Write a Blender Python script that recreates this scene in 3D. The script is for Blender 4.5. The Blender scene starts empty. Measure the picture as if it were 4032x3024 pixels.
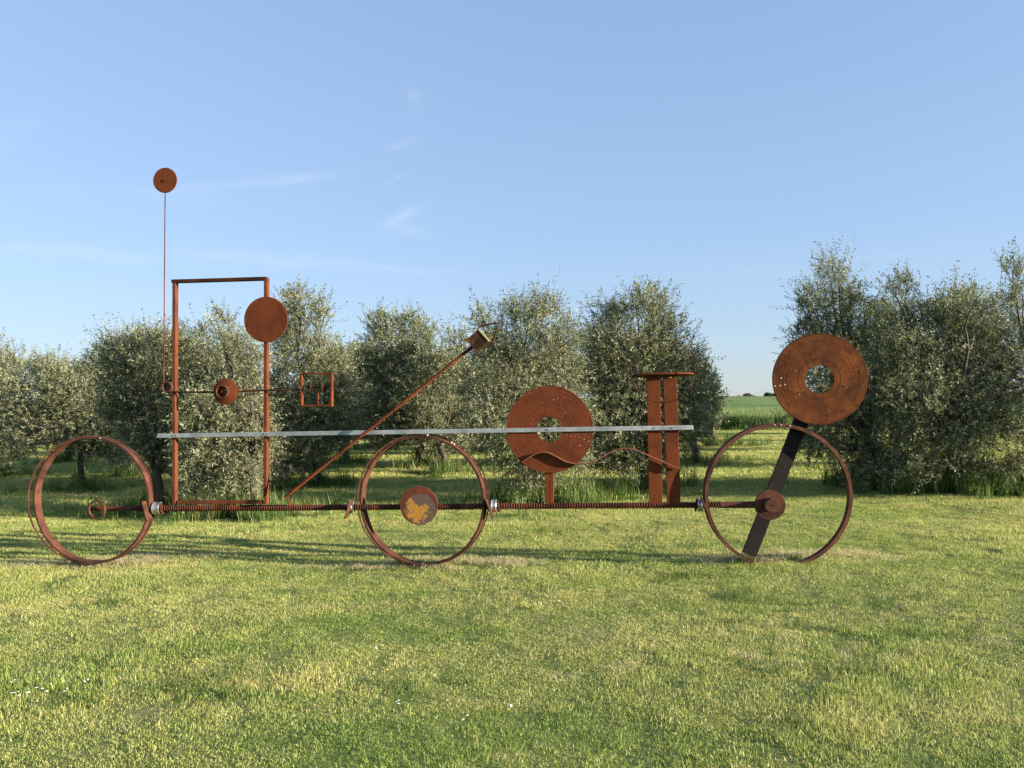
import bpy, bmesh, math, random
import numpy as np
from mathutils import Matrix, Vector

random.seed(7)
RNG = np.random.default_rng(11)
R = math.radians
sc = bpy.context.scene
COL = sc.collection

# ------------------------------------------------------------------ camera
CAM_H = 1.60
FS = 3027.6            # focal length in photograph pixels (4032 wide)
CX, HY = 2016.0, 1582.0  # principal column, horizon row
ROLL = R(0.7)
cam_d = bpy.data.cameras.new('camera')
cam = bpy.data.objects.new('camera', cam_d)
COL.objects.link(cam)
cam_d.sensor_width = 36.0
cam_d.lens = 36.0 * FS / 4032.0
cam_d.shift_y = (HY - 1512.0) / 4032.0
cam_d.clip_start = 0.05
cam_d.clip_end = 9000
cam.matrix_world = Matrix.Translation((0, 0, CAM_H)) @ Matrix.Rotation(R(90), 4, 'X') @ Matrix.Rotation(-ROLL, 4, 'Z')
sc.camera = cam

# ------------------------------------------------------------------ light
SUN_EL, SUN_AZ = R(12.5), R(110)     # azimuth clockwise from +Y
EXPOSURE = 1.58
wd = bpy.data.worlds.new('World')
sc.world = wd
wd.use_nodes = True
wn, wl = wd.node_tree.nodes, wd.node_tree.links
bg = wn['Background']
sky = wn.new('ShaderNodeTexSky')
sky.sky_type = 'NISHITA'
sky.sun_disc = False
sky.sun_elevation = SUN_EL
sky.sun_rotation = SUN_AZ
sky.air_density, sky.dust_density, sky.ozone_density = 1.2, 0.1, 3.0
gm = wn.new('ShaderNodeGamma'); gm.inputs[1].default_value = 0.42
wl.new(sky.outputs[0], gm.inputs[0])
tint = wn.new('ShaderNodeMix'); tint.data_type = 'RGBA'; tint.blend_type = 'MULTIPLY'
tint.inputs[0].default_value = 1.0
wl.new(gm.outputs[0], tint.inputs[6])
tint.inputs[7].default_value = (1.25, 1.49, 1.96, 1)
# thin high cloud: wisps placed by sky direction, broken up with noise
tc = wn.new('ShaderNodeTexCoord')
def wmath(op, a, b=None, c=None):
    m = wn.new('ShaderNodeMath'); m.operation = op
    for i, v in enumerate((a, b, c)):
        if v is None: continue
        if isinstance(v, (int, float)): m.inputs[i].default_value = v
        else: wl.new(v, m.inputs[i])
    return m.outputs[0]
sep = wn.new('ShaderNodeSeparateXYZ'); wl.new(tc.outputs['Generated'], sep.inputs[0])
dx = wmath('DIVIDE', sep.outputs[0], wmath('MAXIMUM', sep.outputs[1], 0.02))
dz = wmath('DIVIDE', sep.outputs[2], wmath('MAXIMUM', sep.outputs[1], 0.02))
cv = wn.new('ShaderNodeCombineXYZ'); wl.new(dx, cv.inputs[0]); wl.new(dz, cv.inputs[1])
nz = wn.new('ShaderNodeTexNoise'); nz.inputs['Scale'].default_value = 20; nz.inputs['Detail'].default_value = 8
mpn = wn.new('ShaderNodeMapping'); mpn.inputs['Scale'].default_value = (0.45, 2.6, 1); mpn.inputs['Rotation'].default_value = (0, 0, R(-18))
wl.new(cv.outputs[0], mpn.inputs[0]); wl.new(mpn.outputs[0], nz.inputs['Vector'])
nzr = wn.new('ShaderNodeMapRange'); nzr.interpolation_type = 'SMOOTHSTEP'
nzr.inputs[1].default_value = 0.38; nzr.inputs[2].default_value = 0.72
wl.new(nz.outputs[0], nzr.inputs[0])
acc = None
# px, py, half width, half height, tilt(deg), strength (photograph pixels)
for px, py, hw, hh, tl, st in ((1648, 385, 34, 46, 20, .22), (1600, 560, 62, 16, 18, .22), (1570, 697, 46, 9, 32, .36),
                               (1580, 850, 95, 22, 28, .20), (1640, 905, 90, 30, -8, .16), (1010, 705, 280, 20, 5, .30),
                               (1150, 1015, 480, 26, -5, .24), (300, 975, 420, 26, -6, .24), (60, 500, 130, 60, 30, .07),
                               (3300, 1050, 700, 60, 4, .06), (700, 760, 500, 40, -3, .06)):
    ux, uz = (px - CX) / FS, (HY - py) / FS
    ct, sn = math.cos(R(tl)), math.sin(R(tl))
    ax = wmath('SUBTRACT', dx, ux); az = wmath('SUBTRACT', dz, uz)
    a = wmath('DIVIDE', wmath('ADD', wmath('MULTIPLY', ax, ct), wmath('MULTIPLY', az, sn)), hw / FS)
    b = wmath('DIVIDE', wmath('SUBTRACT', wmath('MULTIPLY', az, ct), wmath('MULTIPLY', ax, sn)), hh / FS)
    e = wmath('POWER', 2.718, wmath('MULTIPLY', wmath('ADD', wmath('MULTIPLY', a, a), wmath('MULTIPLY', b, b)), -1.0))
    e = wmath('MULTIPLY', e, st)
    acc = e if acc is None else wmath('ADD', acc, e)
fac = wmath('MULTIPLY', wmath('MULTIPLY', acc, 1.05), wmath('ADD', wmath('MULTIPLY', nzr.outputs[0], 1.0), 0.25))
cl = wn.new('ShaderNodeMix'); cl.data_type = 'RGBA'
wl.new(fac, cl.inputs[0]); wl.new(tint.outputs[2], cl.inputs[6]); cl.inputs[7].default_value = (3.3, 3.55, 4.0, 1)
wl.new(cl.outputs[2], bg.inputs[0])
bg.inputs[1].default_value = 0.091

sun_d = bpy.data.lights.new('sun', 'SUN')
sun_d.energy = 5.0
sun_d.angle = R(0.53)
sun_d.color = (1.0, 0.87, 0.68)
sun = bpy.data.objects.new('sun', sun_d)
COL.objects.link(sun)
to_sun = Vector((math.cos(SUN_EL) * math.sin(SUN_AZ), math.cos(SUN_EL) * math.cos(SUN_AZ), math.sin(SUN_EL)))
sun.rotation_euler = to_sun.to_track_quat('Z', 'Y').to_euler()
sun.location = to_sun * 30
vs = sc.view_settings
vs.view_transform = 'Standard'; vs.look = 'None'; vs.gamma = 1.0; vs.exposure = EXPOSURE
sc.render.engine = 'CYCLES'
sc.cycles.max_bounces = 4; sc.cycles.diffuse_bounces = 3; sc.cycles.transmission_bounces = 3
sc.cycles.transparent_max_bounces = 4; sc.cycles.caustics_reflective = False; sc.cycles.caustics_refractive = False

# ------------------------------------------------------------------ helpers
def ray(px, py):
    """photograph pixel -> direction (x per metre of depth, z per metre of depth)"""
    a, b = (px - CX) / FS, (HY - py) / FS
    c, s = math.cos(ROLL), math.sin(ROLL)
    return a * c + b * s, -a * s + b * c

def ground_z(x, y):
    x = np.asarray(x, float); y = np.asarray(y, float)
    fade = 1.0 / (1.0 + np.exp((y - 60) / 10.0))
    z = 0.02 * 14 * np.tanh(x / 14) * fade
    z = z + fade * (0.018 * np.sin(x * 0.9 + 0.6 * np.sin(y * 0.5)) * np.sin(y * 0.8 + 1.0)
                    + 0.010 * np.sin(x * 2.3 + y * 1.1) + 0.006 * np.sin(y * 4.1 - x * 0.7))
    return z

def new_obj(name, me, mat=None, parent=None, kind=None):
    o = bpy.data.objects.new(name, me)
    COL.objects.link(o)
    if mat is not None and me is not None and not me.materials: me.materials.append(mat)
    if parent is not None: o.parent = parent
    if kind: o['kind'] = kind
    return o

def mesh_np(name, verts, faces, smooth=False):
    """faces: list of (n,k) int arrays"""
    me = bpy.data.meshes.new(name)
    verts = np.asarray(verts, np.float32)
    me.vertices.add(len(verts)); me.vertices.foreach_set('co', verts.ravel())
    loops = np.concatenate([f.ravel() for f in faces]).astype(np.int32)
    tot = np.concatenate([np.full(len(f), f.shape[1]) for f in faces]).astype(np.int32)
    st = np.concatenate([[0], np.cumsum(tot)[:-1]]).astype(np.int32)
    me.loops.add(len(loops)); me.loops.foreach_set('vertex_index', loops)
    me.polygons.add(len(tot)); me.polygons.foreach_set('loop_start', st); me.polygons.foreach_set('loop_total', tot)
    me.polygons.foreach_set('use_smooth', np.full(len(tot), bool(smooth)))
    me.update(calc_edges=True)
    return me

def empty(name, loc=(0, 0, 0), rz=0, label=None, cat=None, group=None):
    o = bpy.data.objects.new(name, None)
    COL.objects.link(o)
    o.location = loc; o.rotation_euler = (0, 0, rz); o.empty_display_size = 0.2
    tag(o, label, cat, group)
    return o

def tag(o, label=None, cat=None, group=None, kind=None):
    if label: o['label'] = label
    if cat: o['category'] = cat
    if group: o['group'] = group
    if kind: o['kind'] = kind
    return o

class MB:
    """collects shapes into one mesh"""
    def __init__(s): s.v = []; s.f = []; s.n = 0
    def add(s, v, faces):
        v = np.asarray(v, float).reshape(-1, 3)
        for f in faces:
            f = np.asarray(f, int)
            if f.ndim == 1: f = f[None]
            s.f.append(f + s.n)
        s.v.append(v); s.n += len(v)
    def frame_box(s, c, ax, ay, az):
        """box from centre and three half-axis vectors, with small chamfer ignored"""
        c, ax, ay, az = [np.asarray(q, float) for q in (c, ax, ay, az)]
        v = [c + i * ax + j * ay + k * az for i in (-1, 1) for j in (-1, 1) for k in (-1, 1)]
        s.add(v, [[[0, 1, 3, 2], [4, 6, 7, 5], [0, 4, 5, 1], [2, 3, 7, 6], [0, 2, 6, 4], [1, 5, 7, 3]]])
    def bar(s, a, b, wx, wd, up=(0, 1, 0)):
        """rectangular bar from a to b; wd along up (depth), wx across"""
        a, b = np.asarray(a, float), np.asarray(b, float)
        d = b - a; L = np.linalg.norm(d); d = d / L
        u = np.asarray(up, float); u = u - d * (u @ d); u /= np.linalg.norm(u)
        w = np.cross(d, u)
        s.frame_box((a + b) / 2, d * L / 2, u * wd / 2, w * wx / 2)
    def tube(s, pts, rad, seg=10, closed=False, caps=True, ridges=None):
        pts = np.asarray(pts, float); n = len(pts)
        rad = np.broadcast_to(np.asarray(rad, float), (n,))
        if closed: t = np.roll(pts, -1, 0) - np.roll(pts, 1, 0)
        else: t = np.gradient(pts, axis=0)
        t /= np.linalg.norm(t, axis=1)[:, None] + 1e-12
        ref = np.array([0, 1, 0.0]) if abs(t[:, 1]).mean() < 0.8 else np.array([1.0, 0, 0])
        u = np.cross(t, ref); u /= np.linalg.norm(u, axis=1)[:, None] + 1e-12
        w = np.cross(t, u)
        a = np.linspace(0, 2 * math.pi, seg, endpoint=False)
        v = pts[:, None] + rad[:, None, None] * (np.cos(a)[None, :, None] * u[:, None] + np.sin(a)[None, :, None] * w[:, None])
        idx = np.arange(n * seg).reshape(n, seg)
        nx = np.roll(idx, -1, 1)
        if closed:
            q = np.stack([idx, nx, np.roll(nx, -1, 0), np.roll(idx, -1, 0)], -1).reshape(-1, 4)
            s.add(v, [q])
        else:
            q = np.stack([idx[:-1], nx[:-1], nx[1:], idx[1:]], -1).reshape(-1, 4)
            fs = [q]
            if caps: fs += [idx[0][::-1], idx[-1]]
            s.add(v, fs)
    def lathe(s, prof, c, axis, seg=64, ang=None):
        """closed profile [(r, h)] revolved round axis through c"""
        prof = np.asarray(prof, float); axis = np.asarray(axis, float); axis = axis / np.linalg.norm(axis)
        ref = np.array([0, 0, 1.0]) if abs(axis[2]) < 0.9 else np.array([1.0, 0, 0])
        u = np.cross(axis, ref); u /= np.linalg.norm(u); w = np.cross(axis, u)
        a = np.linspace(0, 2 * math.pi, seg, endpoint=False)
        rd = np.cos(a)[:, None] * u + np.sin(a)[:, None] * w
        v = np.asarray(c, float) + prof[None, :, 0, None] * rd[:, None] + prof[None, :, 1, None] * axis
        m = len(prof); idx = np.arange(seg * m).reshape(seg, m)
        q = np.stack([idx, np.roll(idx, -1, 1), np.roll(np.roll(idx, -1, 1), -1, 0), np.roll(idx, -1, 0)], -1).reshape(-1, 4)
        s.add(v, [q])
    def cyl(s, c, axis, r, h, seg=32, bev=0.0):
        """solid cylinder centred at c"""
        axis = np.asarray(axis, float); axis = axis / np.linalg.norm(axis)
        ref = np.array([0, 0, 1.0]) if abs(axis[2]) < 0.9 else np.array([1.0, 0, 0])
        u = np.cross(axis, ref); u /= np.linalg.norm(u); w = np.cross(axis, u)
        a = np.linspace(0, 2 * math.pi, seg, endpoint=False)
        rd = np.cos(a)[:, None] * u + np.sin(a)[:, None] * w
        b = bev if bev > 0 else min(r, h) * 0.06
        prof = [(r - b, -h / 2), (r, -h / 2 + b), (r, h / 2 - b), (r - b, h / 2)]
        v = np.concatenate([np.asarray(c, float) + p[0] * rd + p[1] * axis for p in prof])
        idx = np.arange(4 * seg).reshape(4, seg); nx = np.roll(idx, -1, 1)
        q = np.stack([idx[:-1], nx[:-1], nx[1:], idx[1:]], -1).reshape(-1, 4)
        s.add(v, [q, idx[0][::-1], idx[3]])
    def build(s, name, mat, parent=None, smooth=False, bevel=0.0, kind=None):
        by = {}
        for f in s.f: by.setdefault(f.shape[1], []).append(f)
        me = mesh_np(name, np.concatenate(s.v), [np.concatenate(v) for v in by.values()], smooth)
        bm = bmesh.new(); bm.from_mesh(me)
        bmesh.ops.recalc_face_normals(bm, faces=bm.faces)
        if bevel > 0:
            bmesh.ops.bevel(bm, geom=list(bm.edges), offset=bevel, segments=1, affect='EDGES', profile=0.5)
        bm.to_mesh(me); bm.free()
        if smooth:
            try: me.set_sharp_from_angle(angle=R(40))
            except Exception: pass
        return new_obj(name, me, mat, parent, kind)

# ------------------------------------------------------------------ materials
def mat_new(name):
    m = bpy.data.materials.new(name); m.use_nodes = True
    return m, m.node_tree.nodes, m.node_tree.links, m.node_tree.nodes['Principled BSDF']

def N(nt, typ, **kw):
    n = nt.nodes.new(typ)
    for k, v in kw.items(): setattr(n, k, v)
    return n

def ramp(nt, src, stops):
    r = nt.nodes.new('ShaderNodeValToRGB')
    els = r.color_ramp.elements
    while len(els) < len(stops): els.new(0.5)
    for e, (p, c) in zip(els, stops):
        e.position = p; e.color = (c, c, c, 1) if isinstance(c, (int, float)) else (*c, 1)
    nt.links.new(src, r.inputs[0])
    return r.outputs[0]

def noise(nt, vec, scale, detail=4, rough=0.55, dist=0.0):
    n = nt.nodes.new('ShaderNodeTexNoise')
    n.inputs['Scale'].default_value = scale; n.inputs['Detail'].default_value = detail
    n.inputs['Roughness'].default_value = rough; n.inputs['Distortion'].default_value = dist
    if vec is not None: nt.links.new(vec, n.inputs['Vector'])
    return n.outputs[0]

def mixc(nt, fac, a, b, mode='MIX'):
    m = nt.nodes.new('ShaderNodeMix'); m.data_type = 'RGBA'; m.blend_type = mode
    for i, v in ((0, fac), (6, a), (7, b)):
        if isinstance(v, (int, float)): m.inputs[i].default_value = v
        elif isinstance(v, tuple): m.inputs[i].default_value = (*v, 1)
        else: nt.links.new(v, m.inputs[i])
    return m.outputs[2]

def mathn(nt, op, a, b=None, c=None, clamp=False):
    m = nt.nodes.new('ShaderNodeMath'); m.operation = op; m.use_clamp = clamp
    for i, v in enumerate((a, b, c)):
        if v is None: continue
        if isinstance(v, (int, float)): m.inputs[i].default_value = v
        else: nt.links.new(v, m.inputs[i])
    return m.outputs[0]

def bump(nt, height, strength, dist, bs):
    b = nt.nodes.new('ShaderNodeBump')
    b.inputs['Strength'].default_value = strength; b.inputs['Distance'].default_value = dist
    nt.links.new(height, b.inputs['Height']); nt.links.new(b.outputs[0], bs.inputs['Normal'])

def rust(name, light, mid, dark, dark_amt=0.45, grooves=None, seed=0.0, streak=0.35):
    light, mid, dark = [(c[0] * 0.98, c[1] * 0.83, c[2] * 0.72) for c in (light, mid, dark)]
    m, n, l, bs = mat_new(name); nt = m.node_tree
    tcn = N(nt, 'ShaderNodeTexCoord')
    mp = N(nt, 'ShaderNodeMapping'); mp.inputs['Location'].default_value = (seed, seed * 1.7, seed * .6)
    l.new(tcn.outputs['Object'], mp.inputs[0]); v = mp.outputs[0]
    n1 = noise(nt, v, 5.5, 6, 0.62, 0.4)
    n2 = noise(nt, v, 34, 6, 0.7)
    n3 = noise(nt, v, 150, 3, 0.6)
    c = mixc(nt, ramp(nt, n2, [(0.34, 0.0), (0.66, 1.0)]), mid, light)
    c = mixc(nt, ramp(nt, n1, [(dark_amt - .08, 0.9), (dark_amt + .20, 0.0)]), c, dark)
    st = N(nt, 'ShaderNodeMapping'); st.inputs['Scale'].default_value = (26, 26, 1.6); l.new(v, st.inputs[0])
    n4 = noise(nt, st.outputs[0], 1.0, 4, 0.6)
    c = mixc(nt, mathn(nt, 'MULTIPLY', ramp(nt, n4, [(0.5, 0.0), (0.72, 1.0)]), streak), c, dark)
    c = mixc(nt, mathn(nt, 'MULTIPLY', ramp(nt, n3, [(0.55, 0.0), (0.75, 1.0)]), 0.45), c, dark)
    h = mathn(nt, 'ADD', mathn(nt, 'MULTIPLY', n2, 0.6), mathn(nt, 'MULTIPLY', n3, 0.4))
    if grooves:
        gx, gz, freq, amt = grooves
        s = N(nt, 'ShaderNodeSeparateXYZ'); l.new(tcn.outputs['Object'], s.inputs[0])
        ax = mathn(nt, 'SUBTRACT', s.outputs[0], gx); az = mathn(nt, 'SUBTRACT', s.outputs[2], gz)
        rr = mathn(nt, 'SQRT', mathn(nt, 'ADD', mathn(nt, 'MULTIPLY', ax, ax), mathn(nt, 'MULTIPLY', az, az)))
        rw = mathn(nt, 'ADD', rr, mathn(nt, 'MULTIPLY', mathn(nt, 'SUBTRACT', n1, 0.5), 0.03))
        cvv = N(nt, 'ShaderNodeCombineXYZ'); l.new(mathn(nt, 'MULTIPLY', rw, freq), cvv.inputs[0])
        l.new(mathn(nt, 'MULTIPLY', n1, 1.5), cvv.inputs[1])
        g = noise(nt, cvv.outputs[0], 1.0, 3, 0.6)
        c = mixc(nt, mathn(nt, 'MULTIPLY', ramp(nt, g, [(0.50, 0.0), (0.66, 1.0)]), amt), c, dark)
        h = mathn(nt, 'ADD', h, mathn(nt, 'MULTIPLY', g, 1.2))
    l.new(c, bs.inputs['Base Color'])
    bs.inputs['Roughness'].default_value = 0.82
    bs.inputs['Specular IOR Level'].default_value = 0.12
    bump(nt, h, 0.5, 0.006, bs)
    return m

RL, RM, RD = (0.20, 0.064, 0.025), (0.13, 0.041, 0.018), (0.050, 0.020, 0.012)
M_RUST = rust('rust_steel', RL, RM, RD, 0.40, seed=3)
M_POST = rust('rust_orange_tube', (0.160, 0.058, 0.028), (0.125, 0.043, 0.021), (0.055, 0.021, 0.013), 0.38, seed=9, streak=.2)
M_HOOP = rust('rust_hoop', (0.165, 0.078, 0.056), (0.105, 0.049, 0.036), (0.040, 0.022, 0.019), 0.47, seed=14)
M_ROD = rust('rust_rod', (0.17, 0.070, 0.042), (0.105, 0.042, 0.027), (0.04, 0.018, 0.014), 0.45, seed=21)
M_PLATE = rust('rust_plate', (0.155, 0.049, 0.018), (0.118, 0.036, 0.014), (0.068, 0.023, 0.011), 0.36, seed=31, streak=.25)
M_DARK = rust('rust_dark', (0.11, 0.042, 0.023), (0.065, 0.027, 0.016), (0.028, 0.013, 0.010), 0.48, seed=41)

def simple(name, col, rough=0.6, metal=0.0, var=0.25, scale=30, bmp=0.3):
    m, n, l, bs = mat_new(name); nt = m.node_tree
    tcn = N(nt, 'ShaderNodeTexCoord')
    n1 = noise(nt, tcn.outputs['Object'], scale, 5, 0.6)
    lo = tuple(v * (1 - var) for v in col); hi = tuple(min(1, v * (1 + var)) for v in col)
    l.new(ramp(nt, n1, [(0.3, lo), (0.7, hi)]), bs.inputs['Base Color'])
    bs.inputs['Roughness'].default_value = rough; bs.inputs['Metallic'].default_value = metal
    bump(nt, n1, bmp, 0.004, bs)
    return m
M_GALV = simple('galvanised_steel', (0.32, 0.34, 0.35), 0.5, 0.4, 0.34, 7, 0.25)
M_ZINC = simple('zinc_sleeve', (0.60, 0.58, 0.52), 0.30, 0.85, 0.25, 22, 0.25)
M_BARK = simple('olive_bark', (0.075, 0.062, 0.048), 0.9, 0, 0.45, 18, 0.8)
M_SOIL = simple('dark_soil', (0.05, 0.036, 0.026), 0.95, 0, 0.4, 40, 0.8)
M_PALE = simple('greenish_lit_edge_and_bolt', (0.22, 0.20, 0.08), 0.6, 0, 0.35, 40, 0.3)  # bolt colour, and the paler tone painting the box head's lit edge
M_POLE = simple('grey_wood', (0.20, 0.15, 0.11), 0.9, 0, 0.3, 12, 0.3)
M_DAISY = simple('daisy_petals', (0.80, 0.80, 0.76), 0.6, 0, 0.05, 30, 0.0)

def plank_mat():
    m, n, l, bs = mat_new('dark_weathered_plank'); nt = m.node_tree
    tcn = N(nt, 'ShaderNodeTexCoord')
    n1 = noise(nt, tcn.outputs['Object'], 7, 6, 0.65)
    n2 = noise(nt, tcn.outputs['Object'], 70, 4, 0.6)
    c = ramp(nt, n1, [(0.32, (0.007, 0.006, 0.006)), (0.55, (0.014, 0.011, 0.010)), (0.75, (0.036, 0.024, 0.018))])
    c = mixc(nt, mathn(nt, 'MULTIPLY', n2, 0.3), c, (0.03, 0.024, 0.02))
    l.new(c, bs.inputs['Base Color']); bs.inputs['Roughness'].default_value = 0.85; bs.inputs['Specular IOR Level'].default_value = 0.2
    bump(nt, n2, 0.3, 0.004, bs)
    return m
M_PLANK = plank_mat()

# ------------------------------------------------------------------ ground
def lawn_mat(name, far=False):
    m, n, l, bs = mat_new(name); nt = m.node_tree
    g = N(nt, 'ShaderNodeNewGeometry')
    a = noise(nt, g.outputs['Position'], 0.55, 5, 0.6)
    b = noise(nt, g.outputs['Position'], 9.0, 5, 0.7)
    c = ramp(nt, mathn(nt, 'ADD', mathn(nt, 'MULTIPLY', a, 0.55), mathn(nt, 'MULTIPLY', b, 0.45)),
             [(0.34, (0.075, 0.115, 0.025)), (0.50, (0.155, 0.185, 0.05)), (0.66, (0.27, 0.25, 0.10))])
    l.new(c, bs.inputs['Base Color']); bs.inputs['Roughness'].default_value = 0.95
    bs.inputs['Specular IOR Level'].default_value = 0.1
    bump(nt, b, 0.6, 0.03, bs)
    return m
M_LAWN = lawn_mat('mown_turf')

def grid(name, x0, x1, y0, y1, step, mat, zf, kind='structure'):
    xs = np.arange(x0, x1 + step * .5, step); ys = np.arange(y0, y1 + step * .5, step)
    X, Y = np.meshgrid(xs, ys); Z = zf(X, Y)
    v = np.stack([X, Y, Z], -1).reshape(-1, 3)
    idx = np.arange(len(v)).reshape(X.shape)
    q = np.stack([idx[:-1, :-1], idx[:-1, 1:], idx[1:, 1:], idx[1:, :-1]], -1).reshape(-1, 4)
    return new_obj(name, mesh_np(name, v, [q], True), mat, None, kind)
LANE_END = 35.5
grid('lawn', -34, 34, -6, 46, 0.25, M_LAWN, ground_z)
M_FIELD, n_, l_, bs_ = mat_new('cereal_crop')
nt_ = M_FIELD.node_tree
g_ = N(nt_, 'ShaderNodeNewGeometry')
mpf = N(nt_, 'ShaderNodeMapping'); mpf.inputs['Scale'].default_value = (0.35, 1.3, 1); mpf.inputs['Rotation'].default_value = (0, 0, R(10))
l_.new(g_.outputs['Position'], mpf.inputs[0])
f1 = noise(nt_, mpf.outputs[0], 0.12, 5, 0.6); f2 = noise(nt_, g_.outputs['Position'], 2.5, 4, 0.7)
l_.new(ramp(nt_, mathn(nt_, 'ADD', mathn(nt_, 'MULTIPLY', f1, 0.6), mathn(nt_, 'MULTIPLY', f2, 0.4)),
            [(0.34, (0.075, 0.14, 0.045)), (0.52, (0.11, 0.19, 0.06)), (0.70, (0.17, 0.25, 0.085))]), bs_.inputs['Base Color'])
bs_.inputs['Roughness'].default_value = 0.9; bs_.inputs['Specular IOR Level'].default_value = 0.1
bump(nt_, f2, 0.8, 0.15, bs_)
M_FAR, n_, l_, bs_ = mat_new('far_land')
nt_ = M_FAR.node_tree
g_ = N(nt_, 'ShaderNodeNewGeometry')
l_.new(ramp(nt_, noise(nt_, g_.outputs['Position'], 0.02, 4), [(0.35, (0.10, 0.16, 0.06)), (0.65, (0.17, 0.21, 0.09))]), bs_.inputs['Base Color'])
bs_.inputs['Roughness'].default_value = 0.95; bs_.inputs['Specular IOR Level'].default_value = 0.05

# one sheet of land reaching the horizon, just under everything else
S = 6000
new_obj('ground', mesh_np('ground', [(-S, -S, -0.7), (S, -S, -0.7), (S, S, -0.7), (-S, S, -0.7)], [np.array([[0, 1, 2, 3]])]), M_FAR, None, 'structure')

def crop_z(x, y):
    r = np.sin(x * 1.7 + 0.8 * np.sin(y)) * 0.03 + 0.03 * np.sin(y * 0.6 + x * 0.11)
    return 0.58 + r * np.exp(-(y - 36) / 60) + 0.15 * np.sin(y * 0.03)
def strip(name, xs, ys, zf, mat):
    X, Y = np.meshgrid(xs, ys); Z = zf(X, Y)
    v = np.stack([X, Y, Z], -1).reshape(-1, 3); idx = np.arange(len(v)).reshape(X.shape)
    q = np.stack([idx[:-1, :-1], idx[:-1, 1:], idx[1:, 1:], idx[1:, :-1]], -1).reshape(-1, 4)
    return new_obj(name, mesh_np(name, v, [q], True), mat, None, 'structure')
strip('cereal_field', np.linspace(-70, 110, 181), np.concatenate([np.linspace(LANE_END + .5, 60, 50), np.linspace(62, 150, 45)]), crop_z, M_FIELD)
def bank_z(x, y):
    t = np.clip((y - 148) / 14, 0, 1); t = t * t * (3 - 2 * t)
    dn = np.clip((y - 176) / 22, 0, 1)
    return 0.2 + t * (1.95 + 0.12 * np.sin(x * 0.06) + 0.05 * np.sin(x * 0.31)) - dn * 2.2
strip('embankment', np.linspace(-260, 420, 341), np.linspace(146, 200, 55), bank_z, M_FAR)

# ------------------------------------------------------------------ grass
def grass_mat(name, green, lime, straw, dry_bias, scale=1.0):
    m, n, l, bs = mat_new(name); nt = m.node_tree
    g = N(nt, 'ShaderNodeNewGeometry')
    at = N(nt, 'ShaderNodeAttribute', attribute_name='dry')
    hh = N(nt, 'ShaderNodeAttribute', attribute_name='tip')
    mpg = N(nt, 'ShaderNodeMapping'); mpg.inputs['Scale'].default_value = (0.42, 1.8, 1); l.new(g.outputs['Position'], mpg.inputs[0])
    a = noise(nt, mpg.outputs[0], 0.85 * scale, 5, 0.62, 0.4)
    b = noise(nt, g.outputs['Position'], 4.5 * scale, 3, 0.6)
    pt = mathn(nt, 'ADD', mathn(nt, 'MULTIPLY', a, 1.15), mathn(nt, 'MULTIPLY', b, 0.42))
    f = mathn(nt, 'ADD', mathn(nt, 'ADD', mathn(nt, 'MULTIPLY', at.outputs['Fac'], 0.46), mathn(nt, 'MULTIPLY', pt, 1.08)), dry_bias)
    c = ramp(nt, f, [(0.40, green), (0.66, lime), (0.86, straw)])
    c = mixc(nt, mathn(nt, 'MULTIPLY', hh.outputs['Fac'], 0.25), c, straw)
    df = N(nt, 'ShaderNodeBsdfDiffuse'); l.new(c, df.inputs[0])
    tr = N(nt, 'ShaderNodeBsdfTranslucent'); l.new(c, tr.inputs[0])
    gl = N(nt, 'ShaderNodeBsdfGlossy'); gl.inputs['Roughness'].default_value = 0.45; gl.inputs[0].default_value = (.8, .8, .7, 1)
    m1 = N(nt, 'ShaderNodeMixShader'); m1.inputs[0].default_value = 0.42; l.new(df.outputs[0], m1.inputs[1]); l.new(tr.outputs[0], m1.inputs[2])
    m2 = N(nt, 'ShaderNodeMixShader'); m2.inputs[0].default_value = 0.035; l.new(m1.outputs[0], m2.inputs[1]); l.new(gl.outputs[0], m2.inputs[2])
    l.new(m2.outputs[0], n['Material Output'].inputs[0])
    return m
M_GRASS = grass_mat('lawn_blades', (0.110, 0.225, 0.032), (0.310, 0.410, 0.082), (0.58, 0.54, 0.21), -0.325)
M_TALL = grass_mat('tall_grass_blades', (0.05, 0.125, 0.018), (0.11, 0.20, 0.035), (0.30, 0.28, 0.10), -0.48)
M_WHEAT = grass_mat('crop_blades', (0.075, 0.16, 0.045), (0.12, 0.21, 0.06), (0.24, 0.29, 0.10), -0.40)
M_HAY = grass_mat('dry_clippings', (0.30, 0.27, 0.12), (0.42, 0.36, 0.18), (0.55, 0.47, 0.28), 0.1)

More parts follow.
